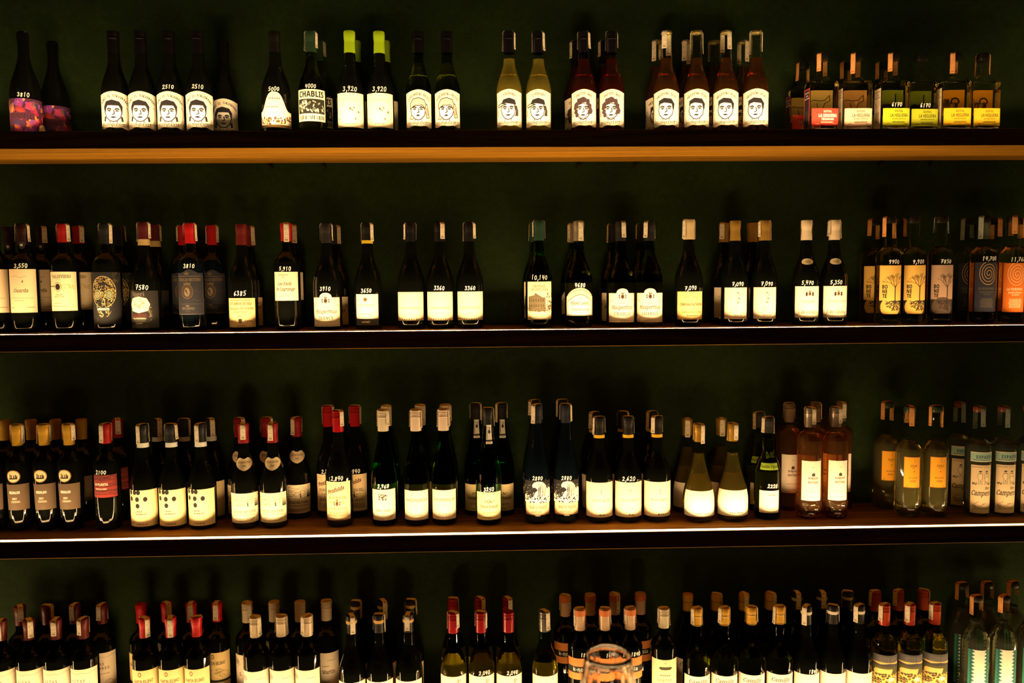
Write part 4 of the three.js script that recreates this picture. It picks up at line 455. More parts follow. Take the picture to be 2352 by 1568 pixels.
// xs: positions along the shelf; opt.p prices, opt.s turn of the duty strip in degrees (null: none), opt.face: how far the label is turned to the aisle
function put(name, shelf, row, xs, opt = {}) {
  const t = KIND[name], src = proto(name), z = row === 'b' ? (shelf === 4 ? -0.217 : -0.214) : (shelf === 4 ? -0.112 : -0.125);
  xs.forEach((x, i) => {
    const o = src.clone(); o.name = numbered(t.k === 'box' || t.spirit ? 'spirit_bottle' : 'wine_bottle'); o.userData = {}; scene.add(o);
    const zz = z + (opt.dz || 0) + rr(-0.003, 0.003), f = opt.face ?? t.face ?? 0.35;
    o.position.set(x, SHELF_TOP[shelf], zz); o.rotation.y = Math.atan2(-x, 2.2 - zz) * f + rr(-0.05, 0.05);
    const price = opt.p?.[i];
    if (price) part('price', priceGeo(price, src.userData.pts, t.py ?? 0.12, (t.pt || 0) * deg, t.ph, src.userData.box), chalk, o, 'handwritten white price ' + price);
    const turn = opt.s === undefined ? (t.s === undefined ? rr(-28, 28) : t.s) : Array.isArray(opt.s) ? opt.s[i] : opt.s;
    if (turn !== null && turn !== undefined) {
      const cap = t.k === 'box' ? 0.017 : t.cap?.[0] === 'stopper' ? t.cap[2] : 0, rc = t.cap?.[0] === 'stopper' || t.k === 'box' ? 0.0172 : t.cap?.[0] === 'crown' ? 0.0163 : 0.0162, ln = t.sl || 0.05;
      part('duty_strip', stripGeo(t.H + cap, rc, (turn + rr(-6, 6)) * deg - o.rotation.y * 0, ln * rr(0.85, 1.1), ln * rr(0.85, 1.1), rr(0.0002, 0.003), rr(0.0002, 0.003), t.sw || 0.0145), STRIP[t.paper || 'cream'], o, t.paper === 'orange' ? 'orange paper duty strip' : 'printed paper duty strip');
    }
    const any = (opt.p || []).some(Boolean), tails = xs.map((_, j) => (opt.d ?? (opt.p?.[j] ? `, priced ${opt.p[j]}` : any ? ', with no price' : '')) + (row === 'b' ? ', rear row' : ''));
    let tail = tails[i]; const last = xs.length - 1;
    if (opt.n && tails.filter((q) => q === tail).length > 1) { const [A, B] = opt.n.split('|'); tail += i === 0 ? `, next to ${A}` : i === last ? `, next to ${B}` : last === 2 ? ', between two twins' : i <= last / 2 ? `, second from ${A}` : `, second from ${B}`; }
    tag(o, t.d + tail, 'bottle', opt.grp ?? t.grp);
  });
}
const BU = { k: 'burgundy', H: 0.297, R: 0.0395 }, BX = { k: 'bordeaux', H: 0.300, R: 0.0375 };
const PORT = { k: 'burgundy', H: 0.290, R: 0.0362, face: 0.6, py: 0.130 };
const KIND = {
  // top shelf
  feather: { k: 'champagne', H: 0.288, R: 0.0395, g: 'dark', rn: 0.0145, cap: ['bare', 0x1a1512, 0], L: [['feather', 165, 0.015, 0.104]], py: 0.109, s: null, face: 0.7, d: 'dark long-necked bottle with a purple and red feather label', grp: 'feather label bottles' },
  roko: { ...PORT, g: 'dark', cap: ['screw', 0x0a070a, 0.060], L: [['roko', 150, 0.022, 0.123, 'shield']], s: null, d: 'dark wine bottle with cropped-hair portrait label', grp: 'cropped-hair portrait bottles' },
  bell: { ...BU, H: 0.290, g: 'dark', cap: ['foil', 0x080605, 0.057], L: [['bell', 172, 0.024, 0.120, 'bell']], py: 0.122, s: null, d: 'dark wine bottle with a bell-shaped white label' },
  woodcut: { back: [0.02, 0.125], ...BU, H: 0.290, R: 0.0385, g: 'olive', cap: ['foil', 0x1f3a26, 0.057], L: [['woodcut', 132, 0.041, 0.127]], py: 0.130, s: 22, d: 'wine bottle with a green and white woodcut label', grp: 'woodcut label bottles' },
  lime: { ...BU, H: 0.291, R: 0.0385, g: 'dark', cap: ['foil', 0x9ac11a, 0.060], L: [['birds', 128, 0.024, 0.117]], py: 0.122, ph: 0.0125, s: null, face: 0.7, d: 'dark wine bottle with lime green capsule', grp: 'lime capsule bottles' },
  betty: { back: [0.02, 0.125], ...PORT, g: 'olive', fill: 0.70, cap: ['screw', 0x0a070a, 0.058], L: [['betty', 142, 0.025, 0.127, 'shield']], s: null, d: 'green screw-cap wine bottle with wavy-haired portrait label', grp: 'wavy-haired portrait bottles' },
  jay: { back: [0.02, 0.125], ...PORT, g: 'cloudy', fill: 0.74, cap: ['screw', 0x0c0a10, 0.058], L: [['jay', 138, 0.025, 0.127, 'shield']], s: 8, d: 'pale golden wine bottle with capped-head portrait label', grp: 'capped-head portrait bottles' },
  pretty: { ...PORT, g: 'blush', fill: 0.74, cap: ['screw', 0x0c0a10, 0.058], L: [['pretty', 138, 0.025, 0.127, 'shield']], s: 12, d: 'dark red wine bottle with curly-haired portrait label', grp: 'curly-haired portrait bottles' },
  juan: { ...PORT, H: 0.291, g: 'hazy', fill: 0.745, cap: ['crown', 0xb9a878, 0, 0.8], L: [['juan', 142, 0.025, 0.127, 'shield']], sl: 0.056, d: 'amber crown-cap bottle with short-haired portrait label', grp: 'crown-cap portrait bottles' },
  sotol_red: { k: 'box', H: 0.213, g: 'tea', c: 'red', paper: 'orange', sl: 0.055, sw: 0.013, s: 150, face: 0, d: 'square clear spirit bottle with a red label', grp: 'red label square bottles' },
  sotol_pink: { k: 'box', H: 0.213, g: 'tea', c: 'pink', paper: 'orange', sl: 0.055, sw: 0.013, s: 150, face: 0, d: 'square clear spirit bottle with a pale pink label', grp: 'pink label square bottles' },
  sotol_lime: { k: 'box', H: 0.213, g: 'tea', c: 'lime', paper: 'orange', sl: 0.055, sw: 0.013, py: 0.079, s: 150, face: 0, d: 'square clear spirit bottle with a lime green label', grp: 'lime label square bottles' },
  sotol_yellow: { k: 'box', H: 0.213, g: 'tea', c: 'yellow', paper: 'orange', sl: 0.055, sw: 0.013, s: 130, face: 0, d: 'square clear spirit bottle with a yellow label', grp: 'yellow label square bottles' },
  // second shelf
  guarda: { ...BX, g: 'dark', cap: ['foil', 0x220908, 0.057], L: [['guarda', 118, 0.056, 0.176], ['seal92', 62, 0.232, 0.252, 'round', 'medallion']], py: 0.180, face: 0.55, d: 'dark wine bottle with beige script label', grp: 'beige script label bottles' },
  valdi: { ...BX, g: 'dark', cap: ['foil', 0x8e1216, 0.050], L: [['valdi', 116, 0.060, 0.168]], s: 35, face: 0.6, d: 'dark wine bottle with red capsule and dark-dotted cream label', grp: 'dark dot label bottles' },
  skull: { ...BX, R: 0.0390, g: 'dark', cap: ['foil', 0x1a1c1e, 0.056], L: [['skull', 130, 0.022, 0.166]], s: 28, face: 0.7, d: 'dark wine bottle with a golden ornamental skull label', grp: 'golden skull bottles' },
  amarone: { ...BU, H: 0.303, g: 'dark', cap: ['foil', 0x4c1418, 0.060], bands: [[0xb59c66, 0.240, 0.257]], L: [['amarone', 130, 0.010, 0.114]], py: 0.117, ph: 0.012, s: 18, d: 'dark wine bottle with an ornate black and cream label', grp: 'ornate black label bottles' },
  brolio: { ...BX, R: 0.0365, g: 'ink', cap: ['foil', 0xa80f16, 0.056], L: [['brolio', 124, 0.046, 0.172, 'arch']], py: 0.176, s: 10, face: 0.6, d: 'dark wine bottle with navy crest label', grp: 'navy crest label bottles' },
  amiot: { ...BU, g: 'dark', cap: ['foil', 0x5a1512, 0.058], L: [['amiot', 128, 0.010, 0.091]], py: 0.098, ph: 0.012, d: 'dark wine bottle with tan label dated 2020', grp: 'tan 2020 label bottles' },
  fiefs: { ...BX, H: 0.299, R: 0.036, g: 'dark', cap: ['foil', 0x9a1016, 0.050], L: [['fiefs', 122, 0.083, 0.163]], py: 0.167, s: 82, d: 'dark wine bottle with red capsule and white script label set high', grp: 'high script label bottles' },
  irancy: { ...BU, g: 'dark', cap: ['foil', 0x242322, 0.054], L: [['irancy', 126, 0.010, 0.104, 'bump']], py: 0.110, s: 0, d: 'dark wine bottle with a crested cream label reading Irancy', grp: 'Irancy bottles' },
  pinot: { ...BU, R: 0.0385, g: 'dark', cap: ['foil', 0x0f0e0c, 0.046], bands: [[0xc7ad18, 0.241, 0.250]], L: [['pinot', 104, 0.012, 0.099]], py: 0.104, s: 30, d: 'dark wine bottle with a cream label above a brown strip' },
  crozes: { ...BU, g: 'dark', cap: ['foil', 0x0c0b0a, 0.052], L: [['crozes', 126, 0.024, 0.104]], py: 0.109, d: 'dark wine bottle with faintly lettered cream label', grp: 'three faint cream label bottles' },
  chateau: { back: [0.02, 0.125], ...BU, H: 0.302, R: 0.0385, g: 'green', fill: 0.72, cap: ['foil', 0x1e3b2c, 0.056], L: [['chateau', 118, 0.024, 0.130]], py: 0.136, ph: 0.012, s: 165, d: 'green wine bottle with a label drawing of a castle', grp: 'castle label bottles' },
  ferrari: { back: [0.02, 0.125], ...BU, H: 0.299, g: 'olive', fill: 0.735, cap: ['foil', 0xb5aa94, 0.055, 0.7], L: [['ferrari', 130, 0.034, 0.112, 'bow']], py: 0.114, s: 75, d: 'wine bottle with silver capsule and an arched framed label', grp: 'arched frame label bottles' },
  chablis: { back: [0.02, 0.125], ...BU, g: 'olive', fill: 0.735, cap: ['foil', 0x1a1918, 0.054], L: [['chablis', 126, 0.014, 0.109, 'bump']], s: 70, d: 'wine bottle with a crested cream label reading Chablis', grp: 'Chablis bottles' },
  nerthe: { ...BU, H: 0.302, g: 'dark', cap: ['foil', 0xcdb98c, 0.056], L: [['nerthe', 122, 0.020, 0.099]], py: 0.104, s: 150, d: 'dark wine bottle with cream capsule and tan label' },
  thibert: { ...BU, H: 0.298, R: 0.0385, g: 'dark', cap: ['foil', 0xa8843c, 0.056, 0.35], L: [['thibert', 104, 0.020, 0.109]], py: 0.114, pt: 8, s: 10, face: 0.55, d: 'dark wine bottle with golden capsule', grp: 'golden capsule bottles' },
  sancerre: { ...BU, H: 0.298, R: 0.0385, g: 'dark', cap: ['foil', 0xd9c9ac, 0.056], L: [['sancerre', 110, 0.022, 0.111], ['vintage', 74, 0.172, 0.190, 'round', 'neck_label']], py: 0.116, s: 10, face: 0.55, d: 'dark wine bottle with white capsule and crested label reading Sancerre' },
  fume: { ...BU, H: 0.298, R: 0.0385, g: 'dark', cap: ['foil', 0xd9c9ac, 0.056], L: [['fume', 110, 0.022, 0.111], ['vintage', 74, 0.172, 0.190, 'round', 'neck_label']], py: 0.116, s: 165, face: 0.55, d: 'dark wine bottle with white capsule and crested label reading Pouilly' },
  bonete: { k: 'spirit', spirit: 1, H: 0.292, R: 0.0355, rn: 0.0165, g: 'tea', fill: 0.76, cap: ['stopper', 0x17120e, 0.014], L: [['bonete', 104, 0.030, 0.168]], py: 0.173, pt: 12, paper: 'orange', sl: 0.055, s: 150, face: 0.5, d: 'clear spirit bottle with a yellow tree label', grp: 'yellow tree label bottles' },
  bonete_rose: { k: 'spirit', spirit: 1, H: 0.292, R: 0.0355, rn: 0.0165, g: 'tea', fill: 0.76, cap: ['stopper', 0x17120e, 0.014], L: [['bonete_rose', 104, 0.030, 0.168]], py: 0.173, pt: 12, paper: 'grey', sl: 0.045, s: 10, face: 0.5, d: 'clear spirit bottle with a brownish bare-tree label' },
  ven_blue: { k: 'spirit', spirit: 1, H: 0.292, R: 0.0365, rn: 0.0165, g: 'tea', fill: 0.76, cap: ['stopper', 0x17120e, 0.014], L: [['venenosa_blue', 92, 0.034, 0.175]], py: 0.180, pt: 14, paper: 'grey', sl: 0.06, s: 150, face: 0.5, d: 'clear spirit bottle with a navy spiral label', grp: 'navy spiral bottles' },
  ven_orange: { k: 'spirit', spirit: 1, H: 0.292, R: 0.0365, rn: 0.0165, g: 'tea', fill: 0.76, cap: ['stopper', 0x17120e, 0.014], L: [['venenosa_orange', 92, 0.032, 0.172]], py: 0.177, pt: 14, paper: 'orange', sl: 0.058, s: 95, face: 0.5, d: 'clear spirit bottle with an orange spiral label', grp: 'orange spiral bottles' },
  // third shelf
  resalso: { k: 'tapered', H: 0.300, R: 0.0345, g: 'dark', cap: ['foil', 0xc59a34, 0.058, 0.2], L: [['resalso', 112, 0.062, 0.136], ['medal', 62, 0.141, 0.177, 'round', 'medallion', -14]], s: 12, face: 0.5, d: 'dark wine bottle with round gold medallion', grp: 'gold medallion bottles' },
  planta: { ...BX, R: 0.0355, g: 'dark', cap: ['foil', 0x8c1014, 0.055], L: [['planta', 114, 0.096, 0.160]], py: 0.163, pt: -12, s: 120, d: 'dark wine bottle with a crinkled red foil label', grp: 'red foil label bottles' },
  dots: { ...BU, R: 0.0385, g: 'dark', cap: ['foil', 0x1a1c1e, 0.052], bands: [[0xcfd6d2, 0.233, 0.246]], L: [['dots', 138, 0.012, 0.116]], s: 118, d: 'dark wine bottle with black dots label', grp: 'black dots label bottles' },
  tours: { ...BU, R: 0.0385, g: 'dark', cap: ['foil', 0x7e0f14, 0.055], L: [['tours', 140, 0.018, 0.103], ['heart', 136, 0.166, 0.203, 'heart', 'neck_label', 6]], s: 78, d: 'dark wine bottle with hillside drawing label', grp: 'hillside label bottles' },
  penfolds: { k: 'burgundy', H: 0.330, R: 0.0385, g: 'dark', cap: ['screw', 0x9c1218, 0.060], L: [['penfolds', 118, 0.020, 0.132]], py: 0.136, ph: 0.011, s: 35, d: 'wine bottle with red script label', grp: 'red script label bottles' },
  slate: { k: 'flute', H: 0.330, R: 0.037, g: 'green', fill: 0.55, cap: ['screw', 0xd2c7b0, 0.060], L: [['slate', 118, 0.018, 0.107]], py: 0.111, s: 28, d: 'slim green bottle with small house label', grp: 'small house label bottles' },
  villa: { k: 'flute', H: 0.330, R: 0.037, g: 'olive', fill: 0.55, cap: ['screw', 0xd9c6b4, 0.060], L: [['villa', 126, 0.018, 0.103]], s: 20, d: 'slim wine bottle with pinkish white cap', grp: 'pale script label bottles' },
  texier: { k: 'flute', H: 0.332, R: 0.0375, g: 'green', fill: 0.56, cap: ['foil', 0x10110f, 0.050], L: [['texier', 126, 0.016, 0.096], ['duty_sticker', 58, 0.232, 0.286, 'plain', 'neck_sticker', 8]], py: 0.099, s: 5, d: 'slim green bottle with grey neck sticker', grp: 'neck sticker bottles' },
  frades: { k: 'flute', H: 0.340, R: 0.037, g: 'ink', cap: ['foil', 0x1b1d2a, 0.052], L: [['frades', 128, 0.026, 0.061], ['waves', 140, 0.0615, 0.126, 'plain', 'wave_print']], py: 0.128, s: 120, d: 'slim bottle printed with white breaking wave', grp: 'breaking wave bottles' },
  polvo: { ...BU, H: 0.302, g: 'dark', cap: ['foil', 0x16140f, 0.050], bands: [[0xd6ac16, 0.243, 0.252]], L: [['polvo', 142, 0.018, 0.119]], py: 0.124, ph: 0.012, s: 170, d: 'dark wine bottle with yellow-ringed black capsule', grp: 'yellow-ringed capsule bottles' },
  torre: { back: [0.02, 0.125], k: 'cone', H: 0.279, R: 0.0450, g: 'gold', fill: 0.70, cap: ['foil', 0xc0963c, 0.050, 0.6], L: [['torre', 142, 0.018, 0.092]], s: 55, d: 'broad-based clear bottle of white wine', grp: 'broad-based white wine bottles' },
  muscat: { back: [0.02, 0.125], ...BU, H: 0.295, R: 0.0375, g: 'olive', fill: 0.8, cap: ['foil', 0x24221f, 0.044], L: [['muscat', 92, 0.022, 0.087], ['greenband', 92, 0.147, 0.166, 'plain', 'neck_label']], py: 0.095, pt: 14, s: 160, d: 'green wine bottle with a lime green shoulder band', grp: 'lime shoulder band bottles' },
  rouviere: { k: 'rose', H: 0.322, R: 0.0362, rn: 0.0148, relief: 1, g: 'rosewine', fill: 0.775, cap: ['foil', 0xa89a86, 0.056, 0.75], L: [['rouviere', 92, 0.056, 0.172]], s: 55, face: 0.3, d: 'rosé wine bottle with diamond relief base', grp: 'rosé bottles' },
  ilegal: { k: 'mezcal', spirit: 1, H: 0.308, R: 0.0362, rn: 0.0150, g: 'joven', fill: 0.73, cap: ['stopper', 0x1f2d18, 0.014], L: [['ilegal', 76, 0.088, 0.180]], paper: 'orange', sl: 0.06, s: 110, face: 0.3, d: 'clear spirit bottle with an amber orange label', grp: 'amber label bottles' },
  campero: { k: 'campo', spirit: 1, H: 0.306, R: 0.0350, rn: 0.0165, g: 'water', fill: 0.74, cap: ['stopper', 0x6a3320, 0.012], L: [['campero', 96, 0.010, 0.152], ['espadin', 104, 0.162, 0.190, 'plain', 'band_label']], paper: 'grey', sl: 0.062, s: 75, face: 0.3, d: 'clear spirit bottle with a cream farmers label', grp: 'cream farmers label bottles' },
  // lowest shelf
  cumbres: { ...BX, R: 0.0372, g: 'dark', cap: ['foil', 0x5c1714, 0.056], L: [['cumbres', 142, 0.045, 0.165]], s: 95, face: 0.35, d: 'dark wine bottle with pale mountain label', grp: 'mountain label bottles' },
  bilbao: { ...BX, R: 0.0365, g: 'dark', cap: ['foil', 0xb3100e, 0.055], L: [['bilbao', 140, 0.040, 0.160, 'plain']], s: 85, face: 0.35, d: 'dark wine bottle with yellowish label', grp: 'yellowish label bottles' },
  martin: { ...BX, R: 0.0365, H: 0.298, g: 'dark', cap: ['screw', 0xd0bfa2, 0.058], L: [['martin', 142, 0.040, 0.150]], s: 30, face: 0.35, d: 'dark wine bottle with cream screw cap', grp: 'cream screw cap bottles' },
  blackgold: { ...BU, H: 0.296, g: 'dark', cap: ['foil', 0x14110d, 0.050], bands: [[0xb48c3c, 0.274, 0.283]], L: [['blank', 138, 0.020, 0.112]], s: 85, d: 'dark wine bottle with black and gold capsule', grp: 'black and gold capsule bottles' },
  redscript: { back: [0.02, 0.125], ...BU, H: 0.298, R: 0.0385, g: 'leaf', fill: 0.62, cap: ['screw', 0x8c141c, 0.058], L: [['redscript', 138, 0.020, 0.122]], py: 0.126, pt: 14, s: 20, d: 'white wine bottle with dark red screw cap', grp: 'dark red screw cap bottles' },
  silver: { back: [0.02, 0.125], ...BU, H: 0.297, R: 0.0388, g: 'leaf', fill: 0.62, cap: ['screw', 0x77736c, 0.058, 0.6], L: [['blank', 136, 0.020, 0.118]], s: 55, d: 'green bottle of white wine with silver screw cap' },
  knoia: { ...BX, R: 0.0362, H: 0.303, g: 'dark', cap: ['screw', 0xc9a888, 0.062], bands: [[0xc96a20, 0.284, 0.301]], L: [['knoia', 136, 0.105, 0.168]], py: 0.173, pt: 25, s: 15, d: 'dark wine bottle with black-banded orange label', grp: 'orange black band bottles' },
  lurton: { ...BX, H: 0.300, g: 'dark', cap: ['screw', 0xcfc3a6, 0.056], L: [['lurton', 138, 0.035, 0.160]], s: 160, d: 'dark wine bottle with a green emblem label', grp: 'green emblem bottles' },
  camille: { back: [0.02, 0.125], ...BU, R: 0.0392, H: 0.298, g: 'olive', fill: 0.66, cap: ['foil', 0xcb9a26, 0.050], bands: [[0x3a2a12, 0.249, 0.2505], [0x3a2a12, 0.276, 0.2775]], L: [['camille', 138, 0.020, 0.108]], s: 165, d: 'dark green wine bottle with yellow capsule', grp: 'yellow capsule bottles' },
  blackcap: { ...BU, R: 0.0385, H: 0.297, g: 'dark', cap: ['foil', 0x191614, 0.052], bands: [[0xc9bfa8, 0.274, 0.283]], L: [['blank', 138, 0.020, 0.106]], py: 0.109, pt: 20, s: 140, d: 'dark wine bottle with silver-ringed black capsule', grp: 'silver-ringed capsule bottles' },
  cote: { back: [0.02, 0.125], ...BX, R: 0.0368, H: 0.298, g: 'leaf', fill: 0.72, cap: ['screw', 0xa63a1e, 0.060], L: [['cote', 132, 0.030, 0.158]], s: 140, d: 'white wine bottle with colourful village label', grp: 'village label bottles' },
  zigzag: { k: 'tall', spirit: 1, H: 0.305, R: 0.0385, rn: 0.0155, g: 'water', fill: 0.80, cap: ['stopper', 0x1d1510, 0.013], L: [['zigzag', 92, 0.015, 0.168]], paper: 'orange', sl: 0.05, s: 140, face: 0.3, d: 'clear spirit bottle with a green zigzag label', grp: 'green zigzag bottles' },
};

// ---------------------------------------------------------------- top shelf
put('feather', 1, 'f', [-1.274], { p: ['3810'] });
put('feather', 1, 'b', [-1.2413]);
put('roko', 1, 'f', [-1.0283, -0.955, -0.878, -0.7985], { n: 'the feather label bottles|the bell label bottle', p: [0, 0, '2510', '2510'] });
put('roko', 1, 'b', [-0.7582]);
put('bell', 1, 'f', [-0.5879], { p: ['5000'] });
put('woodcut', 1, 'f', [-0.4879], { p: ['4000'] });
put('woodcut', 1, 'b', [-0.4833]);
put('lime', 1, 'f', [-0.3817, -0.3006], { n: 'the woodcut label bottles|the wavy-haired portraits', p: ['3,920', '3,920'] });
put('lime', 1, 'b', [-0.3804, -0.2961], { n: 'the woodcut label bottles|the wavy-haired portraits' });
put('betty', 1, 'f', [-0.1927, -0.1124], { n: 'the lime capsules|the golden wine bottles' });
put('jay', 1, 'f', [0.0607, 0.1426], { n: 'the wavy-haired portraits|the dark red bottles', s: [10, 22] });
put('pretty', 1, 'f', [0.2701, 0.3487], { n: 'the golden wine bottles|the crown-cap bottles', s: [22, 5] });
put('pretty', 1, 'b', [0.2574, 0.3404], { n: 'the golden wine bottles|the crown-cap bottles', s: [150, 160] });
put('juan', 1, 'f', [0.5027, 0.588, 0.6709, 0.7553], { n: 'the dark red bottles|the square bottles', s: [110, 15, 60, 20] });
put('juan', 1, 'b', [0.4952, 0.5811, 0.6634, 0.7483], { n: 'the dark red bottles|the square bottles', s: [125, 120, 5, 55] });
put('sotol_red', 1, 'f', [0.9444], { s: 145 });
put('sotol_red', 1, 'b', [0.9253], { s: 165, dz: -0.004 });
put('sotol_pink', 1, 'f', [1.0405], { s: 140 });
put('sotol_pink', 1, 'b', [1.0535], { s: 150, dz: -0.004 });
put('sotol_lime', 1, 'f', [1.1469], { s: 145, p: ['6170'] });
put('sotol_lime', 1, 'b', [1.1601], { s: 150, dz: -0.004 });
put('sotol_lime', 1, 'f', [1.2347], { s: null, p: ['6170'], d: ', priced 6170, no strip over its stopper', dz: -0.012 });
put('sotol_yellow', 1, 'f', [1.3227, 1.4083], { n: 'the lime green labels|the empty shelf end', s: [130, 40] });
// ---------------------------------------------------------------- second shelf
put('guarda', 2, 'f', [-1.3803, -1.3011], { p: [0, '3,550'], s: [80, 15] });
put('guarda', 2, 'b', [-1.3896, -1.2985], { n: 'the shelf end|the dark dot label', s: [null, 50] });
put('valdi', 2, 'f', [-1.1916]); put('valdi', 2, 'b', [-1.1909], { s: 50 });
put('skull', 2, 'f', [-1.0733]); put('skull', 2, 'b', [-1.0768], { s: 10 });
put('amarone', 2, 'f', [-0.9669], { p: ['7580'] }); put('amarone', 2, 'b', [-0.9737], { s: 5 });
put('brolio', 2, 'f', [-0.8395], { p: ['3810'] }); put('brolio', 2, 'b', [-0.8919, -0.8073], { n: 'the ornate black label|the tan 2020 label', s: [160, 25] });
put('amiot', 2, 'f', [-0.6959], { p: ['6385'], s: null }); put('amiot', 2, 'b', [-0.7023], { s: 40 });
put('fiefs', 2, 'f', [-0.5714], { p: ['5,910'] }); put('fiefs', 2, 'b', [-0.5768], { s: 60 });
put('irancy', 2, 'f', [-0.4588], { p: ['3910'] }); put('irancy', 2, 'b', [-0.4522], { s: 40 });
put('pinot', 2, 'f', [-0.3447], { p: ['3650'] });
put('crozes', 2, 'f', [-0.2229, -0.1402, -0.0562], { n: 'the brown strip label|the castle label', p: [0, '3360', '3360'], s: [160, 60, 30] });
put('chateau', 2, 'f', [0.141], { p: ['10,140'] }); put('chateau', 2, 'b', [0.1348], { s: 170 });
put('ferrari', 2, 'f', [0.2542], { p: ['4680'] }); put('ferrari', 2, 'b', [0.2497], { s: 150 });
put('chablis', 2, 'f', [0.374, 0.4566], { n: 'the arched label|the cream capsule', s: [65, 130] }); put('chablis', 2, 'b', [0.3663, 0.452], { n: 'the arched label|the cream capsule', s: [165, 170] });
put('nerthe', 2, 'f', [0.5694], { p: ['7,090'] });
put('thibert', 2, 'f', [0.7039, 0.7883], { n: 'the cream capsule|the white capsules', p: ['7,090', '7,090'], s: [5, 160] }); put('thibert', 2, 'b', [0.6969, 0.7819], { n: 'the cream capsule|the white capsules', s: [125, 10] });
put('sancerre', 2, 'f', [0.9083], { p: ['5,470'] }); put('fume', 2, 'f', [0.9894], { p: ['5,350'] });
put('bonete', 2, 'f', [1.1481], { p: ['9900'], s: 150, d: ', priced 9900, orange strip over its stopper' }); put('bonete', 2, 'f', [1.2206], { p: ['9,900'], s: null, d: ', priced 9,900, no strip over its stopper' }); put('bonete', 2, 'b', [1.1458, 1.2251], { n: 'the white capsules|the brownish tree label', s: [140, 60] });
put('bonete_rose', 2, 'f', [1.2997], { p: ['7850'] });
put('ven_blue', 2, 'f', [1.425], { p: ['14,700'], s: 130 }); put('ven_blue', 2, 'b', [1.4304], { s: 140 });
put('ven_orange', 2, 'f', [1.5121], { p: ['11,760'] }); put('ven_orange', 2, 'b', [1.5167, 1.5993], { n: 'the navy label|the shelf end', s: [70, 90] });
// ---------------------------------------------------------------- third shelf
put('resalso', 3, 'f', [-1.4172, -1.3464, -1.2718, -1.2019], { n: 'the shelf end|the red foil label', s: [20, 20, 10, 35] }); put('resalso', 3, 'b', [-1.4311, -1.3562, -1.2838, -1.2088], { n: 'the shelf end|the red foil label', s: null });
put('planta', 3, 'f', [-1.0976], { p: ['2100'] }); put('planta', 3, 'b', [-1.103], { s: 70 });
put('dots', 3, 'f', [-0.993, -0.9128, -0.83], { n: 'the red foil label|the hillside labels', s: [120, 25, 110] }); put('dots', 3, 'b', [-0.9867, -0.9079, -0.8303], { n: 'the red foil label|the hillside labels', s: [50, 5, 65] });
put('tours', 3, 'f', [-0.7074, -0.6255], { n: 'the black dots labels|the red script labels', s: [85, 100] }); put('tours', 3, 'b', [-0.7467, -0.6669, -0.5779], { n: 'the black dots labels|the red script labels', s: [45, 10, 125] });
put('penfolds', 3, 'f', [-0.4387], { p: ['2,840'] }); put('penfolds', 3, 'b', [-0.4848, -0.4045], { n: 'the hillside labels|the house label', p: ['2,840', '2,840'], s: [20, 10], d: ', priced 2,840' });
put('slate', 3, 'f', [-0.31], { p: ['2,960'] }); put('slate', 3, 'b', [-0.3111], { s: 55 });
put('villa', 3, 'f', [-0.2161, -0.137], { n: 'the small house label|the neck sticker bottles', s: [5, 15] }); put('villa', 3, 'b', [-0.211, -0.1354], { n: 'the small house label|the neck sticker bottles', s: [50, 30] });
put('texier', 3, 'f', [-0.0086], { p: ['3250'] }); put('texier', 3, 'b', [-0.0454, 0.0318], { n: 'the pinkish white caps|the wave prints', s: [20, 160] });
put('frades', 3, 'f', [0.1327, 0.2162], { n: 'the neck sticker bottles|the yellow-ringed capsules', p: ['2880', '2880'], s: [125, 30] }); put('frades', 3, 'b', [0.1301, 0.2141], { n: 'the neck sticker bottles|the yellow-ringed capsules', s: [140, 160] });
put('polvo', 3, 'f', [0.3126, 0.3965, 0.4805], { n: 'the wave prints|the broad-based bottles', p: [0, '2,620', 0], s: [160, 10, 135] }); put('polvo', 3, 'b', [0.3101, 0.3971, 0.4842], { n: 'the wave prints|the broad-based bottles', s: [140, 30, 150] });
put('torre', 3, 'f', [0.6017, 0.7015], { dz: 0.006, n: 'the yellow-ringed capsules|the lime shoulder band', s: [55, 60] }); put('torre', 3, 'b', [0.5914, 0.6935], { n: 'the yellow-ringed capsules|the lime shoulder band', s: [100, 90] });
put('muscat', 3, 'f', [0.8066], { p: ['2220'] }); put('muscat', 3, 'b', [0.8092], { s: 150 });
put('rouviere', 3, 'f', [0.9287, 1.0047], { n: 'the lime shoulder band|the amber labels', s: [55, 60] }); put('rouviere', 3, 'b', [0.9011, 0.9799, 1.0588], { n: 'the lime shoulder band|the amber labels', s: [10, 20, 60] });
put('ilegal', 3, 'b', [1.2009], { s: 150 }); put('ilegal', 3, 'f', [1.2244, 1.301], { n: 'the rosé bottles|the farmers labels', s: [95, 165] });
put('campero', 3, 'b', [1.4229], { s: 70 }); put('campero', 3, 'f', [1.4309, 1.5039, 1.5809], { n: 'the amber labels|the shelf end', s: [75, 80, 120] });
// ---------------------------------------------------------------- lowest shelf
put('cumbres', 4, 'f', [-1.4104, -1.3327, -1.2562, -1.1796], { n: 'the shelf end|the bright red capsules', s: [90, 65, 90, 120] }); put('cumbres', 4, 'b', [-1.4167, -1.3369, -1.2569, -1.1742], { n: 'the shelf end|the bright red capsules', s: [60, 20, 110, 110] });
put('bilbao', 4, 'f', [-1.0035, -0.9289, -0.8554], { n: 'the mountain labels|the cream screw caps', s: [50, 90, 160] }); put('bilbao', 4, 'b', [-1.0576, -0.9836, -0.9082, -0.8314], { n: 'the mountain labels|the cream screw caps', s: [null, 55, 90, 95] });
put('martin', 4, 'f', [-0.6867, -0.6128, -0.5388], { n: 'the bright red capsules|the black-gold capsules', s: [40, 10, 125] }); put('martin', 4, 'b', [-0.7414, -0.6616, -0.5831, -0.5044], { n: 'the bright red capsules|the black-gold capsules', s: [60, null, null, 165] });
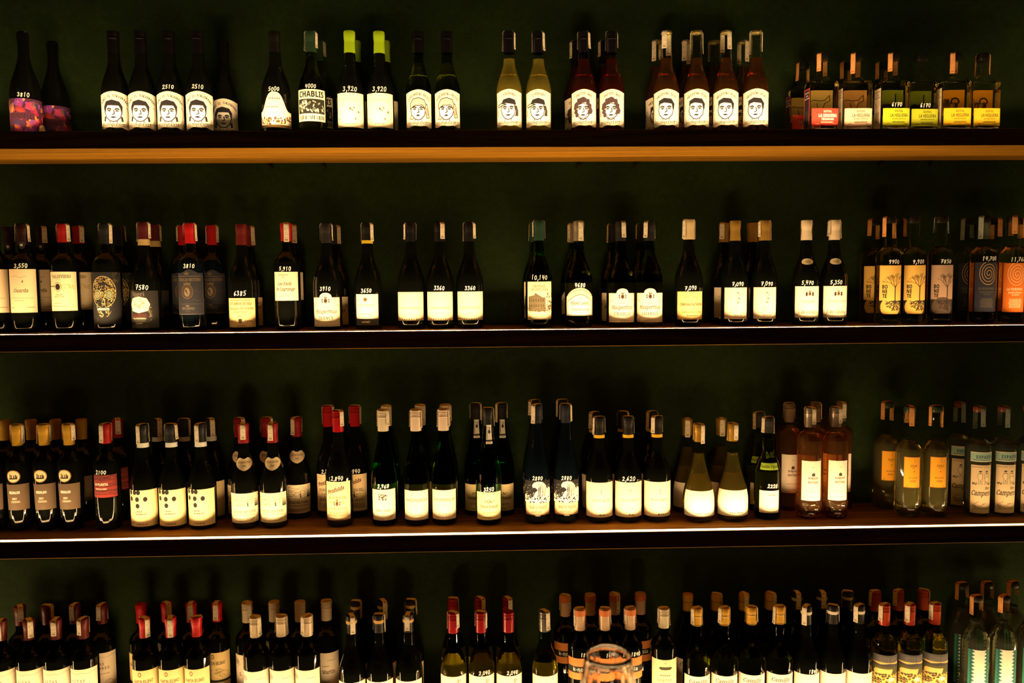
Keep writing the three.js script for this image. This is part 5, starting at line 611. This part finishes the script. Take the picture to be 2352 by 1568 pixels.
put('blackgold', 4, 'f', [-0.4105, -0.3311, -0.2465], { n: 'the cream screw caps|the dark red caps', s: [75, 10, 90] }); put('blackgold', 4, 'b', [-0.415, -0.3334, -0.249], { n: 'the cream screw caps|the dark red caps', s: [10, 60, 15] });
put('redscript', 4, 'f', [-0.1161, -0.0349, 0.0452], { n: 'the black-gold capsules|the silver cap', p: [0, '2,040', '2,040'], s: [25, 20, null] }); put('redscript', 4, 'b', [-0.1208, -0.0386, 0.045], { n: 'the black-gold capsules|the silver cap', s: [10, 50, 60] });
put('silver', 4, 'f', [0.1509]);
put('knoia', 4, 'f', [0.2544, 0.3273, 0.4016], { n: 'the silver cap|the green emblem', p: ['1840', '1840', '1840'], s: [160, 10, 150] }); put('knoia', 4, 'b', [0.2206, 0.2981, 0.3729, 0.4519], { n: 'the silver cap|the green emblem', s: [30, null, 60, null] });
put('lurton', 4, 'f', [0.5005]);
put('camille', 4, 'f', [0.5983, 0.6796, 0.7609, 0.8438], { n: 'the green emblem|the silver-ringed capsules', s: [150, 145, 20, 165] }); put('camille', 4, 'b', [0.5982, 0.6857, 0.7706, 0.853], { n: 'the green emblem|the silver-ringed capsules', s: [null, 30, 75, 60] });
put('blackcap', 4, 'f', [0.9242, 1.0034, 1.0815], { n: 'the yellow capsules|the village labels', p: ['1840', 0, 0], s: [130, 25, 135] }); put('blackcap', 4, 'b', [0.9355, 1.0141, 1.0942], { n: 'the yellow capsules|the village labels', s: [90, 90, 10] });
put('cote', 4, 'f', [1.1571, 1.2315, 1.3087], { n: 'the silver-ringed capsules|the zigzag labels', s: [140, 135, 150] }); put('cote', 4, 'b', [1.1785, 1.2521, 1.3312], { n: 'the silver-ringed capsules|the zigzag labels', s: [160, 140, 20] });
put('zigzag', 4, 'f', [1.4332, 1.5133, 1.5962], { n: 'the village labels|the shelf end', s: [150, 140, 150] }); put('zigzag', 4, 'b', [1.4502, 1.531, 1.612], { n: 'the village labels|the shelf end', s: [165, 160, 150] });

// ---------------------------------------------------------------- pebbles, counter and wine glass
function pebble(x, z, r, h, lean) {
  const g = new THREE.SphereGeometry(1, 24, 18), p = g.attributes.position;
  for (let i = 0; i < p.count; i++) { const a = p.getX(i), b = p.getY(i), c = p.getZ(i), k = 1 + 0.05 * Math.sin(3 * a + 2 * c) + 0.04 * Math.sin(4 * b + a); p.setXYZ(i, a * r * k * (1 - 0.12 * b), (b + 1) * h / 2, c * r * 0.9 * k); }
  g.computeVertexNormals();
  const m = mat('pebble', () => { const n = vnoise([40, 40]), w = vnoise([12, 12]); return new THREE.MeshStandardMaterial({ map: noiseTex(128, (u, v) => { const k = 0.75 + 0.3 * w(u, v) - (n(u, v) > 0.72 ? 0.35 : 0); return [206 * k, 172 * k, 128 * k]; }, [1, 1]), roughness: 0.85 }); });
  const o = part(numbered('pebble'), g, m, scene); o.position.set(x, SHELF_TOP[1], z); o.rotation.y = lean; return o;
}
tag(pebble(-1.2181, -0.094, 0.0085, 0.034, 0.4), 'tall speckled beige pebble between the two feather label bottles', 'pebble');
tag(pebble(-1.1404, -0.110, 0.0065, 0.018, 1.2), 'small beige pebble beside the rear feather label bottle', 'pebble');
tag(pebble(-1.3355, -0.080, 0.0060, 0.014, 2.1), 'tiny beige pebble at the shelf end away from the portrait bottles', 'pebble');

const counterY = 0.748;
struct('bar_counter', boxGeo(-1.2, 1.7, counterY - 0.05, counterY, 0.66, 1.28), woodMat);
const glassClear = new THREE.MeshPhysicalMaterial({ color: 0xffffff, roughness: 0.01, transmission: 1, thickness: 0.002, ior: 1.5 });
const gl = new THREE.Group(); gl.name = 'wine_glass'; gl.position.set(0.1971, counterY, 0.85); scene.add(gl);
tag(gl, 'empty stemmed wine glass standing in front of the orange black band bottles', 'wine glass');
{
  const bowl = [[0.0045, 0.088], [0.012, 0.091], [0.026, 0.101], [0.040, 0.118], [0.0475, 0.138], [0.0485, 0.155], [0.0455, 0.180], [0.0415, 0.205], [0.0395, 0.217]], w = 0.0016;
  const inner = bowl.map(([r, y], i) => [Math.max(0.0008, r - w), y + (i < 3 ? 0.004 : 0)]).reverse();
  part('bowl', rings([[0.001, 0.088], ...bowl, [0.0393, 0.2182], [0.0384, 0.2182], ...inner.slice(0, -1), [0.001, 0.0965]], 64, { crease: 1.2 }), glassClear, gl);
  part('stem', rings([[0.0045, 0.0065], [0.0038, 0.012], [0.0033, 0.03], [0.0033, 0.065], [0.0042, 0.082], [0.0055, 0.0878]], 24), glassClear, gl);
  part('foot', rings([[0.035, 0.0], [0.0355, 0.0008], [0.034, 0.0016], [0.018, 0.003], [0.0045, 0.0062]], 48), glassClear, gl);
}
renderer.render(scene, camera);
